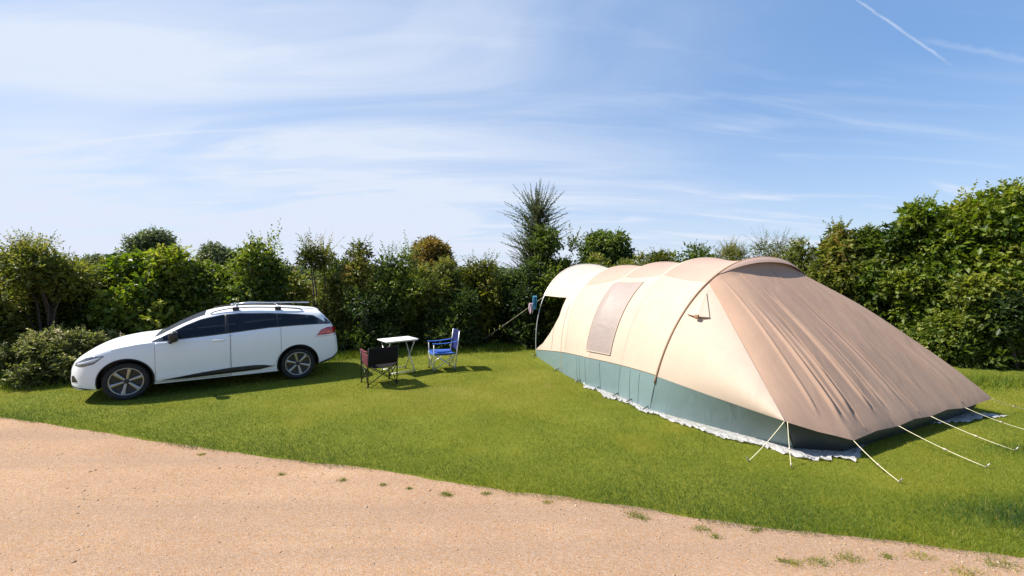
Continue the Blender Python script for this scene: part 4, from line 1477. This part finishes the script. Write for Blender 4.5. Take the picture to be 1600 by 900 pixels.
# roof rails, cross bars and the carrier lying on them
for sg in (1, -1):
    pts = []
    for x in np.linspace(1.42, -.12, 30):
        ye = ring_pts(x)[14][0] + .01
        k = math.sin(PI * np.clip((1.42 - x) / 1.54, 0, 1)) ** .35
        pts.append((x, sg * ye, top_z_at(x, ye) + .012 + .038 * k))
    G().tube(pts, .010, 8).build('roof_rail', M['black_plastic'], CAR)
for x in (1.02, .32):
    ye = ring_pts(x)[14][0]
    zb_ = top_z_at(x, ye) + .06
    ob = G().tube([(x, -ye - .06, zb_), (x, -ye * .5, zb_ + .028), (x, ye * .5, zb_ + .028), (x, ye + .06, zb_)], .011, 8).build('cross_bar', M['rail'], CAR)
    for sg in (1, -1):
        G().box((x, sg * (ye + .01), zb_ - .035), (.11, .045, .07), bev=.014).build('bar_foot', M['black_plastic'], ob)
for y_ in (.30,):
    tr_ = []
    for x in np.linspace(1.10, -.28, 20):
        zz = top_z_at(.65, 0) + .062 - (x - .6) ** 2 * .03
        tr_.append([(x, y_ - .055, zz + .018), (x, y_ - .045, zz), (x, y_ + .045, zz), (x, y_ + .055, zz + .018)])
    G().grid(tr_).build('carrier_tray', M['rail'], CAR)
    G().tube([(1.02, y_ + .07, 1.52), (.78, y_ + .07, 1.55), (.45, y_ + .07, 1.525), (-.05, y_ + .07, 1.515)], .011, 8).build('carrier_arm', M['rail'], CAR)


# wheels
def wheel(x, sg, rot):
    w_ = thing('wheel', None, None, (x, sg * .70, RW), 0)
    w_.parent = CAR
    Rt, Rr = .312, .236
    prof = [(Rr - .01, -.095), (Rr, -.10), (Rr + .03, -.105), (Rt - .02, -.10), (Rt - .004, -.085), (Rt, -.06), (Rt, .06), (Rt - .004, .085), (Rt - .02, .098), (Rr + .035, .103), (Rr + .004, .098), (Rr - .006, .09)]
    gt = G()
    gt.lathe_y(prof, 56)
    gt.build('tyre', M['tyre'], w_)
    rim = G().lathe_y([(Rr - .004, sg * .088), (Rr - .012, sg * .094), (Rr - .024, sg * .088), (Rr - .03, sg * .03), (Rr - .03, -sg * .09)], 56).build('rim', M['alloy'], w_)
    G().lathe_y([(.001, sg * .02), (.10, sg * .022), (Rr - .028, sg * .03)], 40).build('rim_well', M['alloy_dark'], rim)
    for k in range(6):
        a = rot + k * PI / 3
        ca, sa = math.cos(a), math.sin(a)
        ta = np.array([-sa, ca])
        P = []
        for r_, wv, yy in ((.035, .020, .070), (.09, .026, .076), (.15, .028, .080), (Rr - .022, .040, .084)):
            for q in (-1, -.55, 0, .55, 1):
                yo = yy - (.03 if abs(q) == 1 else (.012 if q == 0 else 0))
                P.append((ca * r_ + ta[0] * wv * q, sg * yo, sa * r_ + ta[1] * wv * q))
        G().grid(np.array(P).reshape(4, 5, 3)).build('spoke', M['alloy'], rim)
    G().lathe_y([(.001, sg * .086), (.026, sg * .086), (.034, sg * .078), (.04, sg * .05)], 24).build('hub', M['alloy_dark'], rim)


wheel(0, 1, .3)
wheel(2.589, 1, .75)
wheel(0, -1, .1)
wheel(2.589, -1, .5)

# ------------------------------------------------------------------ camping furniture
def cloth_quad(a, b, c, d_, sag=0.05, n=12, bow=(0, 0, -1)):
    """cloth between four corners a-b-c-d, hanging in the middle"""
    a, b, c, d_ = map(np.array, (a, b, c, d_))
    rows_ = []
    for i in np.linspace(0, 1, n):
        r_ = []
        for j in np.linspace(0, 1, n):
            P = (a * (1 - i) + b * i) * (1 - j) + (d_ * (1 - i) + c * i) * j
            r_.append(P + np.array(bow) * sag * (4 * i * (1 - i)) ** .8 * (.6 + .4 * 4 * j * (1 - j)))
        rows_.append(r_)
    return G().grid(rows_)


def solid(o, t_=.004):
    md = o.modifiers.new('thickness', 'SOLIDIFY')
    md.thickness = t_
    return o


def camp_chair(name, label, x, y, heading, seat_m, back_m, arm_m, frame_m, tall=.88, side_panels=False):
    """quad folding chair, front towards local +x"""
    c = thing(name, label, 'camping chair', (x, y, 0), heading, 'folding camping chairs')
    hw, hb, hf = .27, .27, .25
    for sy in (1, -1):
        l_ = G().tube([(-hb + .02, sy * hw, .01), (-hb - .02, sy * hw, .45), (-hb - .085, sy * hw, tall)], .012, 8).build('leg', frame_m, c)
        G().tube([(-hb + .02, sy * hw, .0), (-hb + .02, sy * hw, .035)], .019, 8).build('foot', M['black_plastic'], l_)
        l_ = G().tube([(hf, sy * hw, .01), (hf, sy * hw, .63)], .012, 8).build('leg', frame_m, c)
        G().tube([(hf, sy * hw, .0), (hf, sy * hw, .035)], .019, 8).build('foot', M['black_plastic'], l_)
        G().tube([(hf, sy * hw, .05), (-hb - .015, sy * hw, .40)], .009, 6).build('brace', frame_m, c)
        G().tube([(-hb + .015, sy * (hw - .014), .05), (hf, sy * (hw - .014), .40)], .009, 6).build('brace', frame_m, c)
        arm = cloth_quad((-hb - .045, sy * (hw + .022), .67), (hf + .03, sy * (hw + .022), .64), (hf + .03, sy * (hw - .03), .64), (-hb - .045, sy * (hw - .03), .67), .028).build('armrest', arm_m, c)
        solid(arm, .012)
        if side_panels:
            solid(cloth_quad((-hb - .03, sy * hw, .62), (hf - .02, sy * hw, .62), (hf - .06, sy * (hw - .01), .42), (-hb, sy * (hw - .01), .36), .02, bow=(0, sy, -.2)).build('side_panel', arm_m, c))
    for xx in (hf, -hb):
        G().tube([(xx, -hw, .05), (xx, hw, .40)], .009, 6).build('brace', frame_m, c)
        G().tube([(xx + .014, hw, .05), (xx + .014, -hw, .40)], .009, 6).build('brace', frame_m, c)
    solid(cloth_quad((hf + .01, -hw, .43), (hf + .01, hw, .43), (-hb - .02, hw, .41), (-hb - .02, -hw, .41), .085).build('seat', seat_m, c), .008)
    solid(cloth_quad((-hb - .02, -hw, .44), (-hb - .02, hw, .44), (-hb - .085, hw, tall), (-hb - .085, -hw, tall), .06, bow=(-1, 0, 0)).build('backrest', back_m, c), .008)
    return c


camp_chair('camping_chair', 'blue folding camping chair with pale legs facing the white table', -1.54, 9.50, math.radians(203), M['blue'], M['navy'], M['blue'], M['steel'], .90).scale = (.93, .93, .95)
camp_chair('camping_chair', 'black and maroon folding camping chair with its back to the lawn', -2.56, 8.30, math.radians(122), M['dark_cloth'], M['dark_cloth'], M['maroon'], M['dark_steel'], .75, side_panels=True)

tb = thing('folding_table', 'white topped folding camping table between the car tail and the blue chair', 'folding table', (-2.43, 9.22, 0), math.radians(39))
TW, TD = .36, .25
G().box((0, 0, .705), (TW * 2, TD * 2, .022), bev=.009).build('table_top', M['table'], tb)
G().box((0, 0, .688), (TW * 2 - .03, TD * 2 - .03, .018), bev=.004).build('top_frame', M['steel'], tb)
for xx in (TW - .09, -TW + .09):
    for k in (1, -1):
        l_ = G().tube([(xx + .012 * k, k * .25, .015), (xx + .012 * k, -k * .20, .675)], .013, 8).build('leg', M['steel'], tb)
        G().tube([(xx + .012 * k, k * .25, .0), (xx + .012 * k, k * .25, .03)], .018, 8).build('foot', M['black_plastic'], l_)
for k in (1, -1):
    G().tube([(-TW + .09, k * .235, .045), (TW - .09, k * .235, .045)], .011, 8).build('stretcher', M['steel'], tb)
